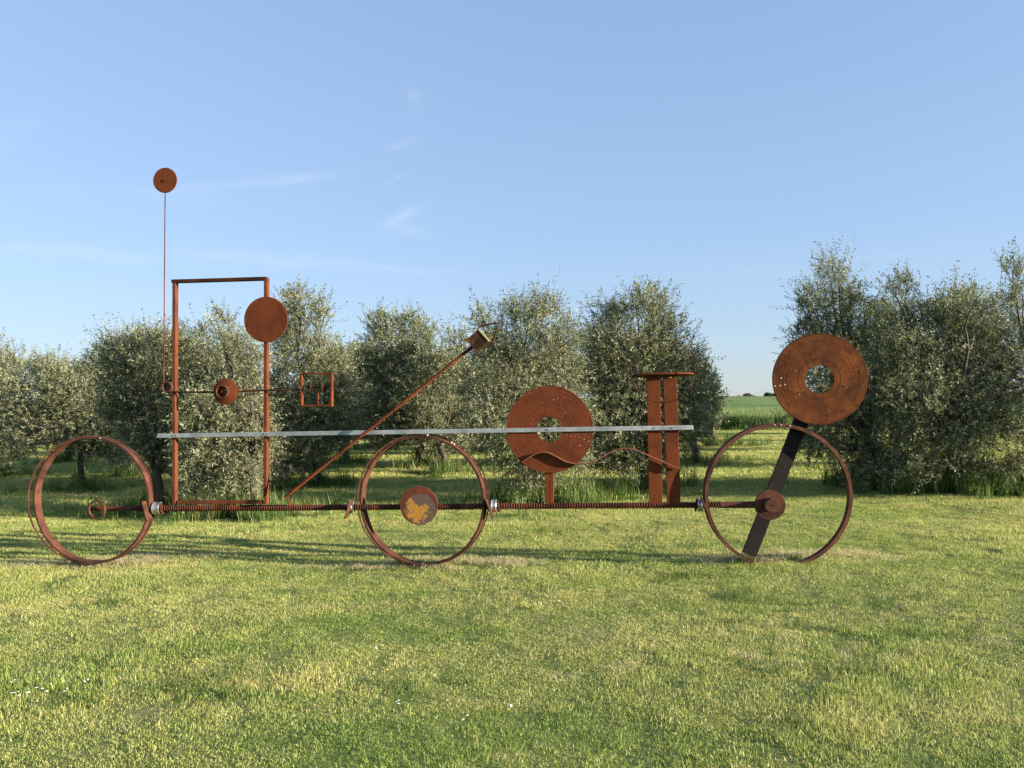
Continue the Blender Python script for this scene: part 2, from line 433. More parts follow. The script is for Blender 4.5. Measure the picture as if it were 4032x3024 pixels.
def blades(n, rad, h0, h1, w0, w1, lean, rng, flat=0.0, dryp=1.0):
    """n blades in a disc of radius rad: quad + triangle each"""
    r = rad * np.sqrt(rng.random(n)); a = rng.random(n) * 2 * math.pi
    base = np.stack([r * np.cos(a), r * np.sin(a), np.full(n, -0.008)], -1)
    h = h0 + (h1 - h0) * rng.random(n) ** 1.4
    w = w0 + (w1 - w0) * rng.random(n)
    la = rng.random(n) * 2 * math.pi
    ln = np.abs(rng.normal(0, lean, n))
    fl = rng.random(n) < flat
    ln = np.where(fl, 1.25 + 0.3 * rng.random(n), np.minimum(ln, 1.35))
    d = np.stack([np.cos(la), np.sin(la), np.zeros(n)], -1)
    fa = rng.random(n) * 2 * math.pi
    side = np.stack([np.cos(fa), np.sin(fa), np.zeros(n)], -1) * (w / 2)[:, None]
    up = np.array([0, 0, 1.0])
    l1 = ln * 0.55
    mid = base + (h * .55)[:, None] * (np.cos(l1)[:, None] * up + np.sin(l1)[:, None] * d)
    l2 = np.minimum(ln * 1.5, 1.65)
    tip = mid + (h * .45)[:, None] * (np.cos(l2)[:, None] * up + np.sin(l2)[:, None] * d)
    lift = np.where(fl, 0.012 + 0.02 * rng.random(n), 0)[:, None] * up
    v = np.stack([base - side + lift, base + side + lift, mid + side * .85 + lift, mid - side * .85 + lift, tip + lift], 1)
    i = np.arange(n)[:, None] * 5
    quads = i + np.array([0, 1, 2, 3]); tris = i + np.array([3, 2, 4])
    dry = np.repeat(np.clip(rng.random(n) ** dryp, 0, 1), 5)
    tip_a = np.tile(np.array([0, 0, .3, .3, 1.0]), n)
    return v.reshape(-1, 3), quads, tris, dry, tip_a

def blade_mesh(name, parts, mat):
    vs_, qs, ts, dr, tp, o = [], [], [], [], [], 0
    for v, q, t, d, a in parts:
        vs_.append(v); qs.append(q + o); ts.append(t + o); dr.append(d); tp.append(a); o += len(v)
    me = mesh_np(name, np.concatenate(vs_), [np.concatenate(qs), np.concatenate(ts)])
    for nm, arr in (('dry', dr), ('tip', tp)):
        at = me.attributes.new(nm, 'FLOAT', 'POINT'); at.data.foreach_set('value', np.concatenate(arr).astype(np.float32))
    me.materials.append(mat)
    return me

def scatter_group():
    ng = bpy.data.node_groups.new('scatter', 'GeometryNodeTree')
    ng.interface.new_socket('Geometry', in_out='INPUT', socket_type='NodeSocketGeometry')
    ng.interface.new_socket('Collection', in_out='INPUT', socket_type='NodeSocketCollection')
    ng.interface.new_socket('Geometry', in_out='OUTPUT', socket_type='NodeSocketGeometry')
    gi = ng.nodes.new('NodeGroupInput'); go = ng.nodes.new('NodeGroupOutput')
    mp = ng.nodes.new('GeometryNodeMeshToPoints')
    ci = ng.nodes.new('GeometryNodeCollectionInfo'); ci.inputs['Separate Children'].default_value = True; ci.inputs['Reset Children'].default_value = True
    ip = ng.nodes.new('GeometryNodeInstanceOnPoints'); ip.inputs['Pick Instance'].default_value = True
    def nat(nm, ty):
        a = ng.nodes.new('GeometryNodeInputNamedAttribute'); a.data_type = ty; a.inputs[0].default_value = nm; return a.outputs[0]
    L = ng.links.new
    L(gi.outputs[0], mp.inputs['Mesh']); L(mp.outputs[0], ip.inputs['Points'])
    L(gi.outputs[1], ci.inputs['Collection']); L(ci.outputs[0], ip.inputs['Instance'])
    L(nat('idx', 'INT'), ip.inputs['Instance Index'])
    L(nat('rot', 'FLOAT_VECTOR'), ip.inputs['Rotation'])
    L(nat('scl', 'FLOAT_VECTOR'), ip.inputs['Scale'])
    L(ip.outputs[0], go.inputs[0])
    return ng
NG = scatter_group()

def scatter(name, pts, meshes, idx, scl, label, cat, tilt=0.06):
    n = len(pts)
    me = bpy.data.meshes.new(name)
    me.vertices.add(n); me.vertices.foreach_set('co', np.asarray(pts, np.float32).ravel())
    a = me.attributes.new('idx', 'INT', 'POINT'); a.data.foreach_set('value', np.asarray(idx, np.int32))
    rot = np.stack([RNG.normal(0, tilt, n), RNG.normal(0, tilt, n), RNG.random(n) * 2 * math.pi], -1)
    a = me.attributes.new('rot', 'FLOAT_VECTOR', 'POINT'); a.data.foreach_set('vector', rot.astype(np.float32).ravel())
    a = me.attributes.new('scl', 'FLOAT_VECTOR', 'POINT'); a.data.foreach_set('vector', np.asarray(scl, np.float32).ravel())
    col = bpy.data.collections.new(name + '_sources')
    for i, m in enumerate(meshes):
        so = bpy.data.objects.new('%s_source_%02d' % (name, i), m); col.objects.link(so)
    o = new_obj(name, me, None, None, 'stuff')
    tag(o, label, cat)
    md = o.modifiers.new('scatter', 'NODES'); md.node_group = NG
    md[[s.identifier for s in NG.interface.items_tree if s.name == 'Collection'][0]] = col
    return o

# ------------------------------------------------------------------ sculpture frame of reference
YAW = R(7)
S_O = Vector((0.0, 7.5, 0.0))
cy, sy = math.cos(YAW), math.sin(YAW)
def P(px, py, off=0.0):
    """photograph pixel on the sculpture's upright plane, off metres towards the viewer -> sculpture-local point"""
    t, v = ray(px, py)
    lam = (7.5 * cy - off) / (sy * t + cy)
    U = cy * lam * t - sy * (lam - 7.5)
    return np.array([U, -off, CAM_H + lam * v])
def sc_at(px):
    t, _ = ray(px, 1700)
    return 7.5 * cy / (sy * t + cy) / FS          # metres per photograph pixel
YV = np.array([0, 1.0, 0])
def yawed(deg): return np.array([math.sin(R(deg)), math.cos(R(deg)), 0])

art = empty('metal_sculpture', S_O, -YAW, 'long rusty scrap-metal sculpture of hoop wheels, discs and a threaded axle on the lawn', 'sculpture')

def sub_empty(name, parent):
    o = bpy.data.objects.new(name, None); COL.objects.link(o); o.parent = parent; o.empty_display_size = 0.1
    return o

# wheels ------------------------------------------------------------
def hoop(name, c, r, w, t, yaw, mat, parent, flange=0.0, lip=0.0):
    b = MB()
    pr = [(r, -w / 2), (r, w / 2)]
    if lip: pr = [(r, -w / 2), (r, w / 2 - .03), (r - .010, w / 2 - .028), (r - .010, w / 2 - .012), (r + .004, w / 2 - .010), (r + .004, w / 2)]
    if flange: pr += [(r - t, w / 2), (r - t, -w / 2 + .008), (r - flange, -w / 2 + .008), (r - flange, -w / 2)]
    else: pr += [(r - t, w / 2), (r - t, -w / 2)]
    b.lathe(pr, c, yawed(yaw), 112)
    o = b.build(name, mat, parent, True)
    return o
cL = P(362, 1968); rL = sc_at(362) * 253
w1 = sub_empty('wheel', art); tag(w1, 'double hoop wheel at the far left end')
hoop('wide_hoop', P(368, 1968), rL * .985, 0.095, 0.020, 1.0, M_HOOP, w1, lip=1)
hoop('thin_hoop', cL, rL * 1.0, 0.014, 0.012, -7.5, M_HOOP, w1)
cM = P(1666, 1968); rM = sc_at(1666) * 262
w2 = sub_empty('wheel', art); tag(w2, 'double hoop wheel round the yellow-patched hub disc')
hoop('wide_hoop', P(1664, 1970), rM * .975, 0.115, 0.020, 5.0, M_HOOP, w2, lip=1)
hoop('thin_hoop', cM, rM, 0.016, 0.012, -6.0, M_HOOP, w2)
cR = P(3058, 1950); rR = sc_at(3058) * 283
w3 = sub_empty('wheel', art); tag(w3, 'single hoop wheel with the tilted dark plank at the right end')
hoop('wide_hoop', cR, rR, 0.125, 0.012, -3.0, M_HOOP, w3, flange=0.032)

M_CHIP = simple('pale_paint_chip', (0.62, 0.58, 0.50), 0.7, 0, 0.15, 60, 0.2)
for wh, c0, r0, angs in ((w1, cL, rL, (78,)), (w2, cM, rM, (59, 61.5, 84)), (w3, cR, rR, (92, 87, 106, 80))):
    for ag in angs:
        q = c0 + np.array([math.cos(R(ag)) * (r0 - .012), -.062 if wh is not w1 else -.05, math.sin(R(ag)) * (r0 - .012)])
        b = MB(); b.cyl(q, YV, .009 if wh is w2 else .006, .010, 7); b.build('paint_chip', M_CHIP, wh)

# axle --------------------------------------------------------------
A0, A1 = P(356, 2003), P(2990, 1987)
def on_axle(px):
    f = (P(px, 1995)[0] - A0[0]) / (A1[0] - A0[0]); return A0 + (A1 - A0) * f
def threaded(x0, x1, r0, amp, pitch, name):
    a, b_ = on_axle(x0), on_axle(x1); L = np.linalg.norm(b_ - a); d = (b_ - a) / L
    n = int(L / pitch * 8); seg = 18
    s = np.linspace(0, L, n); th = np.linspace(0, 2 * math.pi, seg, endpoint=False)
    u = np.array([0, 1.0, 0]); w = np.cross(d, u)
    ph = (s[:, None] / pitch - th[None] / (2 * math.pi)) * 2 * math.pi
    rr = r0 + amp * np.tanh(1.6 * np.sin(ph))
    v = a + s[:, None, None] * d + rr[..., None] * (np.cos(th)[None, :, None] * u + np.sin(th)[None, :, None] * w)
    idx = np.arange(n * seg).reshape(n, seg); nx = np.roll(idx, -1, 1)
    q = np.stack([idx[:-1], nx[:-1], nx[1:], idx[1:]], -1).reshape(-1, 4)
    m = MB(); m.add(v, [q, idx[0][::-1], idx[-1]])
    return m.build(name, M_ROD, art, True)
threaded(542, 2836, 0.0285, 0.0055, 0.0245, 'threaded_axle')
m = MB(); m.tube([on_axle(357), on_axle(543)], 0.026, 18); m.build('axle_stub', M_ROD, art, True)
m = MB(); m.tube([on_axle(2834), on_axle(3000)], 0.031, 20); m.build('axle_stub', M_HOOP, art, True)
m = MB(); q = P(381, 2006, .06); rr = 36 * sc_at(381)
m.lathe([(rr, -.013), (rr, .013), (rr - .014, .013), (rr - .014, -.013)], q, YV, 40); m.build('end_ring', M_HOOP, art, True)

# sleeves where hoops meet the axle -----------------------------------
def clamp(px, ln, side, tiltp, px_plate, label=None):
    c = sub_empty('axle_clamp', art)
    a = on_axle(px); d = (A1 - A0) / np.linalg.norm(A1 - A0)
    b = MB(); r = 0.060
    b.lathe([(r, -ln / 2), (r + .006, -ln / 2 + .008), (r, -ln / 2 + .018), (r, ln / 2 - .018), (r + .006, ln / 2 - .008), (r, ln / 2), (.033, ln / 2), (.033, -ln / 2)], a, d, 28)
    b.build('sleeve', M_ZINC, c, True)
    # tilted tapering steel wedge plate hanging beside the sleeve
    w = on_axle(px_plate) + np.array([0, -0.075, -0.01])
    b = MB(); tx = math.sin(R(tiltp)); tz = math.cos(R(tiltp))
    b.frame_box(w, np.array([tz, 0, tx]) * .006, YV * .05, np.array([-tx, 0, tz]) * .098)
    b.build('wedge_plate', M_HOOP, c, bevel=0.002)
    b = MB(); e = a + d * side * (ln / 2 + .012)
    b.lathe([(.068, -.005), (.068, .005), (.034, .006), (.034, -.006)], e, d + np.array([0.1, .0, .18 * side]), 6)
    b.build('washer', M_DARK, c)
clamp(622, .085, 1, 14, 595)
clamp(1384, .05, -1, -20, 1383)
clamp(1946, .06, 1, 21, 1932)
clamp(2757, .05, -1, 22, 2772)

# yellow patched hub disc ----------------------------------------------
def disc_mesh(name, c, r, thick, mat, parent, holes=(), yaw=0.0, seg=96, outer_noise=0.0, squash=1.0):
    """flat disc in the upright plane at c, with real openings; holes: (x, z, r) local or (x, z, w, h) slots"""
    cu = bpy.data.curves.new(name, 'CURVE'); cu.dimensions = '2D'; cu.fill_mode = 'BOTH'; cu.extrude = thick / 2 - .0015
    cu.bevel_depth = 0.0015; cu.bevel_resolution = 0
    def loop(pts):
        s = cu.splines.new('POLY'); s.points.add(len(pts) - 1)
        for p, (x, y) in zip(s.points, pts): p.co = (x, y, 0, 1)
        s.use_cyclic_u = True
    a = np.linspace(0, 2 * math.pi, seg, endpoint=False)
    rr = r * (1 + outer_noise * (np.sin(a * 3 + 1) + .6 * np.sin(a * 7) + .4 * np.sin(a * 13)))
    loop(list(zip(rr * np.cos(a), squash * rr * np.sin(a))))
    for h in holes:
        if len(h) == 3:
            k = 72 if h[2] > .05 else 10
            b = np.linspace(0, 2 * math.pi, k, endpoint=False)
            loop([(h[0] + h[2] * math.cos(q), h[1] + h[2] * math.sin(q)) for q in b])
        else:
            x, z, w, hh = h
            loop([(x - w / 2, z - hh / 2), (x + w / 2, z - hh / 2), (x + w / 2, z + hh / 2), (x - w / 2, z + hh / 2)])
    tmp = bpy.data.objects.new('tmp', cu); COL.objects.link(tmp)
    dg = bpy.context.evaluated_depsgraph_get(); dg.update()
    me = bpy.data.meshes.new_from_object(tmp.evaluated_get(dg))
    bpy.data.objects.remove(tmp); bpy.data.curves.remove(cu)
    me.name = name
    mt = Matrix.Translation(Vector(c)) @ Matrix.Rotation(R(-yaw), 4, 'Z') @ Matrix.Rotation(R(90), 4, 'X')
    me.transform(mt)
    me.materials.clear()
    return new_obj(name, me, mat, parent)

def yellow_mat(c, r):
    m = rust('yellow_patched_rust', (0.18, 0.060, 0.034), (0.12, 0.042, 0.026), (0.05, 0.025, 0.02), 0.36, seed=51)
    nt = m.node_tree; l = nt.links; bs = nt.nodes['Principled BSDF']
    src = bs.inputs['Base Color'].links[0].from_socket
    tcn = N(nt, 'ShaderNodeTexCoord'); s = N(nt, 'ShaderNodeSeparateXYZ'); l.new(tcn.outputs['Object'], s.inputs[0])
    def dist(x, z):
        ax = mathn(nt, 'SUBTRACT', s.outputs[0], x); az = mathn(nt, 'SUBTRACT', s.outputs[2], z)
        return mathn(nt, 'SQRT', mathn(nt, 'ADD', mathn(nt, 'MULTIPLY', ax, ax), mathn(nt, 'MULTIPLY', az, az)))
    n1 = noise(nt, tcn.outputs['Object'], 16, 7, 0.72, 0.6)
    n2 = noise(nt, tcn.outputs['Object'], 42, 6, 0.75, 0.5)
    # old paint disc (grey brown) set low right, flaking yellow inside it
    dg_ = mathn(nt, 'ADD', dist(c[0] + .018, c[2] - .035), mathn(nt, 'MULTIPLY', mathn(nt, 'SUBTRACT', n1, .5), .02))
    grey = mathn(nt, 'LESS_THAN', dg_, 0.150)
    gc = mixc(nt, ramp(nt, n2, [(.35, 0.0), (.65, 1.0)]), (0.075, 0.055, 0.05), (0.14, 0.09, 0.07))
    c1 = mixc(nt, grey, src, gc)
    dy = mathn(nt, 'ADD', dist(c[0] - .012, c[2] - .062), mathn(nt, 'MULTIPLY', mathn(nt, 'SUBTRACT', n1, .5), .42))
    dy = mathn(nt, 'ADD', dy, mathn(nt, 'MULTIPLY', mathn(nt, 'SUBTRACT', n2, .5), .42))
    cut = mathn(nt, 'GREATER_THAN', dist(c[0] + .015, c[2] + .075), 0.075)
    yel = mathn(nt, 'MULTIPLY', mathn(nt, 'LESS_THAN', dy, 0.092), cut)
    yc = mixc(nt, ramp(nt, noise(nt, tcn.outputs['Object'], 90, 4, .7), [(.35, 0.0), (.62, 1.0)]), (0.26, 0.13, 0.028), (0.50, 0.25, 0.036))
    c2 = mixc(nt, mathn(nt, 'MULTIPLY', yel, 0.94), c1, yc)
    l.new(c2, bs.inputs['Base Color'])
    return m
cY = P(1650, 1990, .075); rY = 74.5 * sc_at(1650)
disc_mesh('hub_disc', cY, rY, .02, yellow_mat(cY, rY), art)['label'] = 'rusty hub disc with flaking yellow paint'

# tall left frame -------------------------------------------------------
fr = sub_empty('tall_frame', art)
FW = .036
def post(name, px0, py0, px1, py1, parent, mat=M_POST, w=FW, d=FW, off=0.0):
    b = MB(); a, c = P(px0, py0, off), P(px1, py1, off)
    b.bar(a, c, w, d); return b.build(name, mat, parent, bevel=.003)
post('post', 688.5, 1983, 690.5, 1109, fr, d=.058)
post('post', 1048, 1982, 1050, 1095, fr, d=.058)
a, c = P(682, 1113, .002), P(1044, 1101.5, .002)
b = MB(); b.bar(a + np.array([-.006, 0, .012]), c + np.array([.022, 0, .010]), .034, .060); b.build('top_beam', M_DARK, fr, bevel=.003)
a, c = P(701, 1977), P(1039, 1976)
b = MB(); b.bar(a, c, .036, .050); b.build('bottom_beam', M_POST, fr, bevel=.003)

cD = P(1047.3, 1258.4, .05); disc_mesh('round_plate', cD, 88.5 * sc_at(1047), .014, M_PLATE, art)
# mast with small disc on top and curl at the foot
mast = sub_empty('mast', art)
b = MB(); b.tube([P(650.5, 735, .04), P(647.5, 1100, .04), P(644.5, 1516, .04)], .0055, 8); b.build('rod', M_RUST, mast, True)
cT = P(650.4, 710, .045); disc_mesh('top_disc', cT, 48.6 * sc_at(650), .012, M_PLATE, mast)
b = MB(); b.lathe([(.012, -.004), (.016, 0), (.012, .004), (.0, .004), (.0, -.004)], cT + np.array([-.016, -.008, -.006]), YV, 16); b.build('boss', M_DARK, mast, True)
b = MB(); q = P(662, 1524, .045); rr = 19.5 * sc_at(662)
b.lathe([(rr, -.03), (rr, .03), (rr - .006, .03), (rr - .006, -.03)], q, YV, 32); b.build('curl', M_HOOP, mast, True)
# crossbar with cone disc and small square frame
xb = sub_empty('crossbar', art)
b = MB(); b.tube([P(655, 1543, .04), P(838, 1544.5, .04), P(1040, 1537, .04), P(1190, 1533.5, .04)], .0095, 10); b.build('rod', M_DARK, xb, True)
cC = P(889, 1542, .055); rC = 50.5 * sc_at(889)
b = MB(); b.lathe([(rC, .004), (rC, -.004), (rC * .55, -.022), (.02, -.026), (.02, .004)], cC, YV, 48); b.build('cone_disc', M_PLATE, xb, True)
qc = cC + np.array([-.012, -.034, 0]); rr = .064
b = MB(); b.lathe([(rr, -.03), (rr, .02), (rr - .008, .02), (rr - .008, -.03)], qc, YV, 32); b.build('pipe_stub', M_HOOP, xb, True)
b = MB(); b.cyl(qc + np.array([0, 0.0, 0]), YV, .012, .055, 12); b.build('pin', M_DARK, xb, True)
sq = sub_empty('square_frame', xb)
X0, X1, Y0, Y1 = 1189, 1307, 1470.5, 1597
bw = 6.6 * sc_at(1250)
for p0, p1 in (((X0, Y0), (X0, Y1)), ((X1, Y0), (X1, Y1))):
    b = MB(); b.bar(P(*p0, .04) + np.array([0, 0, bw / 2]), P(*p1, .04) - np.array([0, 0, bw / 2]), bw, .045); b.build('frame_bar', M_RUST, sq, bevel=.002)
for p0, p1 in (((X0, Y0), (X1, Y0)), ((X0, Y1), (X1, Y1))):
    b = MB(); b.bar(P(*p0, .04) + np.array([bw / 2 + .001, 0, 0]), P(*p1, .04) - np.array([bw / 2 + .001, 0, 0]), bw, .043); b.build('frame_bar', M_RUST, sq, bevel=.002)
b = MB(); b.tube([P(1252.7, 1593, .04), P(1252.7, 1528, .04)], .006, 8); b.build('pin', M_RUST, sq, True)
b = MB(); b.tube([P(1216, 1525, .04), P(1276, 1527, .04)], .0105, 12)
for px, rr in ((1224, .046), (1268, .043)): b.cyl(P(px, 1526, .04), np.array([1, .25, 0]), rr, .008, 24)
b.build('spool', M_DARK, sq, True)
b = MB(); b.cyl(P(1252.7, 1603, .04), (0, 0, 1), .014, .012, 6); b.build('nut', M_DARK, sq)

# slanting pole with box head --------------------------------------------
dg_ = sub_empty('slanting_pole', art)
pa, pb = P(1122, 1958.5, .13), P(1850, 1373, .13)
n_p = 320; f = np.linspace(0, 1, n_p)[:, None]
rad = .0165 + .0016 * np.sin(np.linspace(0, n_p / 4 * 2 * math.pi, n_p))
b = MB(); b.tube(pa + (pb - pa) * f, rad, 12); b.build('ribbed_bar', M_RUST, dg_, True)
b = MB(); b.tube([P(1128, 1954, .13), P(1141, 1985, .03)], .009, 8); b.build('foot', M_RUST, dg_, True)
b = MB(); b.tube([P(1838, 1383, .13), P(1872, 1356, .13)], .019, 12); b.build('collar', M_DARK, dg_, True)
k = [P(x, y, .13) for x, y in ((1838.6, 1339.8), (1879.3, 1385.9), (1924.3, 1347.4), (1884, 1300.7))]
hb = M_HEAD = rust('mottled_box_rust', (0.30, 0.15, 0.09), (0.10, 0.045, 0.028), (0.014, 0.010, 0.009), 0.52, seed=61)
ctr = sum(k) / 4; e1 = (k[1] - k[0] + k[2] - k[3]) / 4; e2 = (k[3] - k[0] + k[2] - k[1]) / 4
b = MB(); b.frame_box(ctr, e1, YV * .06, e2); b.build('box_head', M_HEAD, dg_, bevel=.004)
b = MB(); b.frame_box(ctr + e2 * 1.13, e1 * 1.0, YV * .066, e2 * .105); b.build('painted_lit_edge', M_PALE, dg_, bevel=.002)  # sunlit end edge of the box, put in as a strip of paler colour
hp = [P(x, y, .13) for x, y in ((1881, 1301), (1886, 1288), (1893, 1284), (1950, 1272), (1958, 1274), (1959, 1281), (1942, 1340), (1936, 1349), (1922, 1347))]
b = MB(); b.tube(hp, .0085, 8); b.build('handle', M_DARK, dg_, True)

# galvanised rail --------------------------------------------------------
b = MB(); b.bar(P(620, 1716, .046), P(2728.7, 1683, .046), .043, .016); rail = b.build('rail', M_GALV, art, bevel=.002)
rail['label'] = 'straight pale galvanised rail'
for px, py in ((684, 1714.5), (694, 1714.5), (1044, 1709), (1054, 1709), (2580, 1685.5), (2650, 1684.5), (2160, 1691.5)):
    b = MB(); b.cyl(P(px, py, .057), YV, .0085, .009, 6); b.build('bolt', M_PALE if px < 1100 else M_ZINC, rail)

# big ring disc on the short post ------------------------------------------
def zoom_pts(lst, ox, oy, s, off): return [P(ox + x / s, oy + y / s, off) for x, y in lst]
rd = sub_empty('ring_disc', art); tag(rd, 'upright red-brown ring disc on a short post')
c1 = P(2163.5, 1691, .03); r1 = 170 * sc_at(2163)
raw = [(255, 780), (457, 690), (470, 722), (478, 763), (553, 668), (588, 655), (627, 803), (328, 860), (365, 870), (222, 832), (270, 870), (560, 1105),
       (432, 1213), (668, 960), (700, 970), (736, 975), (773, 1050), (355, 605), (472, 1160), (650, 650), (653, 778), (758, 957), (771, 986),
       (810, 998), (848, 1014), (407, 1020)]
hl = [(p[0] - c1[0], p[2] - c1[2], .0085) for p in zoom_pts(raw, 1920, 1260, 2.127, .03)]
sl = P(1920 + 698 / 2.127, 1260 + 1052 / 2.127, .03)
hl.append((sl[0] - c1[0], sl[2] - c1[2], .008, .036)); hl.append((0, 0, 50.5 * sc_at(2163)))
M_RING = rust('rust_ring', (0.160, 0.049, 0.021), (0.122, 0.037, 0.016), (0.070, 0.024, 0.012), 0.34, grooves=(c1[0], c1[2], 55, .35), seed=71, streak=.2)
disc_mesh('plate', c1, r1, .012, M_RING, rd, hl, seg=128, outer_noise=.0012)
for dx_ in (-8.6, 8.6):
    b = MB(); b.bar(P(2164 + dx_, 1858, -.005), P(2164 + dx_, 1986, -.005), .038, .05); b.build('post', M_PLATE, rd, bevel=.003)
# wavy strip -------------------------------------------------------------
wv = [(290, 1192), (340, 1155), (400, 1120), (460, 1105), (510, 1110), (570, 1140), (640, 1180), (700, 1200), (770, 1206), (850, 1197), (920, 1170), (990, 1130),
      (1050, 1095), (1110, 1075), (1180, 1072), (1240, 1085), (1330, 1125), (1420, 1165), (1500, 1200), (1560, 1225), (1615, 1245)]
pts = np.array(zoom_pts(wv, 1920, 1260, 2.127, .056))
for _ in range(2):       # Chaikin smoothing
    q = np.empty((2 * len(pts) - 2, 3)); q[0::2] = pts[:-1] * .75 + pts[1:] * .25; q[1::2] = pts[:-1] * .25 + pts[1:] * .75
    pts = np.concatenate([pts[:1], q, pts[-1:]])
tg = np.gradient(pts, axis=0); tg /= np.linalg.norm(tg, axis=1)[:, None]; nn = np.stack([-tg[:, 2], 0 * tg[:, 0], tg[:, 0]], -1)
hd, ht = .018, .0048
v = np.stack([pts + nn * ht + YV * hd, pts + nn * ht - YV * hd, pts - nn * ht - YV * hd, pts - nn * ht + YV * hd], 1)
idx = np.arange(len(pts) * 4).reshape(-1, 4); nx = np.roll(idx, -1, 1)
b = MB(); b.add(v, [np.stack([idx[:-1], nx[:-1], nx[1:], idx[1:]], -1).reshape(-1, 4), idx[0][::-1], idx[-1]])
b.build('wavy_strip', rust('rust_strip', (0.30, 0.135, 0.085), (0.21, 0.090, 0.056), (0.10, 0.04, 0.025), 0.36, seed=95), art, True)

# twin pillar tower ------------------------------------------------------
tw = sub_empty('twin_pillars', art); tag(tw, 'two flat rusty uprights under a thin pointed plate and wire ring')
for (xa, xb_) in (((2545, 2598), (2555.6, 2608.8)), ((2611, 2663.8), (2626, 2679))):
    t0, t1 = P(sum(xa) / 2, 1487, 0), P(sum(xb_) / 2, 1984, 0)
    b = MB(); b.bar(t0, t1, 52 * sc_at(2610), .045); b.build('upright', M_PLATE, tw, bevel=.003)
ct_ = P(2607, 1479, 0); rT = 121 * sc_at(2607)
hl = [(P(2460 + x / 6.91, 1479, 0)[0] - ct_[0], -.16 - .004 * i, .0085) for i, x in enumerate((462, 560, 658, 762, 860, 962))]
o = disc_mesh('lens_top', (0, 0, 0), rT, .017, M_RUST, tw, [(h[0], -.062, h[2]) for h in hl], seg=96, squash=.34)
o.data.transform(Matrix.Translation(Vector(ct_ + np.array([0, 0, .006]))) @ Matrix.Rotation(R(-1.0), 4, 'Y') @ Matrix.Rotation(R(-97), 4, 'X'))
cw = P(2460 + 1035 / 6.91, 1320 + 995 / 6.91 - 0, .05); 
cw = P(2609, 1463.5, .10); rw = 121.5 * sc_at(2609)
b = MB(); a = np.linspace(0, 2 * math.pi, 96, endpoint=False)
b.tube(np.stack([cw[0] + rw * np.cos(a), np.full(96, cw[1]) - 0.03 * np.cos(a), cw[2] + rw * np.sin(a)], -1), .0042, 6, closed=True); b.build('wire_ring', M_DARK, tw, True)

# right wheel: tilted plank, hub and top ring disc --------------------------
pl = sub_empty('tilted_plank', art); tag(pl, 'dark weathered plank leaning through the right hoop')
q0 = (P(2931, 2154.5, -.06) + P(2982, 2175, -.06)) / 2; q1 = (P(3128, 1647, -.06) + P(3184, 1661.6, -.06)) / 2
d_ = (q1 - q0) / np.linalg.norm(q1 - q0); Lp = np.linalg.norm(q1 - q0) + .16; q0 = q0 - d_ * .05
cuts = [0, .245, .43, .60, .745, .865, 1.0]
for i in range(6):
    s0, s1 = cuts[i] * Lp + .0015, cuts[i + 1] * Lp - .0015
    b = MB(); b.bar(q0 + d_ * s0 + YV * (.0008 * (i % 2)), q0 + d_ * s1 + YV * (.0008 * (i % 2)), 56 * sc_at(3050), .035)
    b.build('plank_length', M_PLANK, pl, bevel=.002)
b = MB(); b.bar(q0 + d_ * .01 + YV * .012, q0 + d_ * (Lp - .01) + YV * .012, 50 * sc_at(3050), .016); b.build('plank_core', M_PLANK, pl)
hb_ = sub_empty('hub', art); tag(hb_, 'round hub with a stub cylinder in the right hoop')
cH = P(3031.6, 1988, .03); rH = 58.5 * sc_at(3031)
b = MB(); b.cyl(cH, YV, rH, .03, 56); b.build('hub_disc', M_HOOP, hb_, True)
b = MB(); b.cyl(cH + np.array([-.003, -.065, .008]), YV, 27 * sc_at(3031), .10, 36); b.build('stub_cylinder', M_HOOP, hb_, True)
b = MB(); b.cyl(cH + np.array([.006, -.117, .012]), YV, .006, .008, 10); b.build('centre_pin', M_DARK, hb_, True)
tr_ = sub_empty('top_ring_disc', art); tag(tr_, 'orange-brown grooved ring disc on top of the leaning plank')
c2 = P(3227, 1492.7, .0); r2 = 180 * sc_at(3227)
raw = [(702, 330), (733, 337), (638, 386), (597, 440), (631, 437), (663, 430), (1035, 268), (838, 147), (848, 177), (864, 265), (988, 310), (762, 495), (738, 515),
       (787, 470), (1012, 435), (1045, 445), (1075, 452), (1145, 345), (1180, 345), (1140, 398), (1110, 345), (912, 520), (912, 545), (927, 580), (932, 607), (937, 637), (937, 672), (886, 632)]
hl = [(p[0] - c2[0], p[2] - c2[2], .009) for p in zoom_pts(raw, 2700, 1260, 1.693, 0)]
hl.append((0, 0, 56 * sc_at(3227)))
M_TOPR = rust('rust_grooved', (0.215, 0.078, 0.021), (0.150, 0.050, 0.014), (0.050, 0.020, 0.009), 0.44, grooves=(c2[0], c2[2], 64, 1.0), seed=81, streak=.15)
disc_mesh('plate', c2, r2, .014, M_TOPR, tr_, hl, seg=128, outer_noise=.0015)

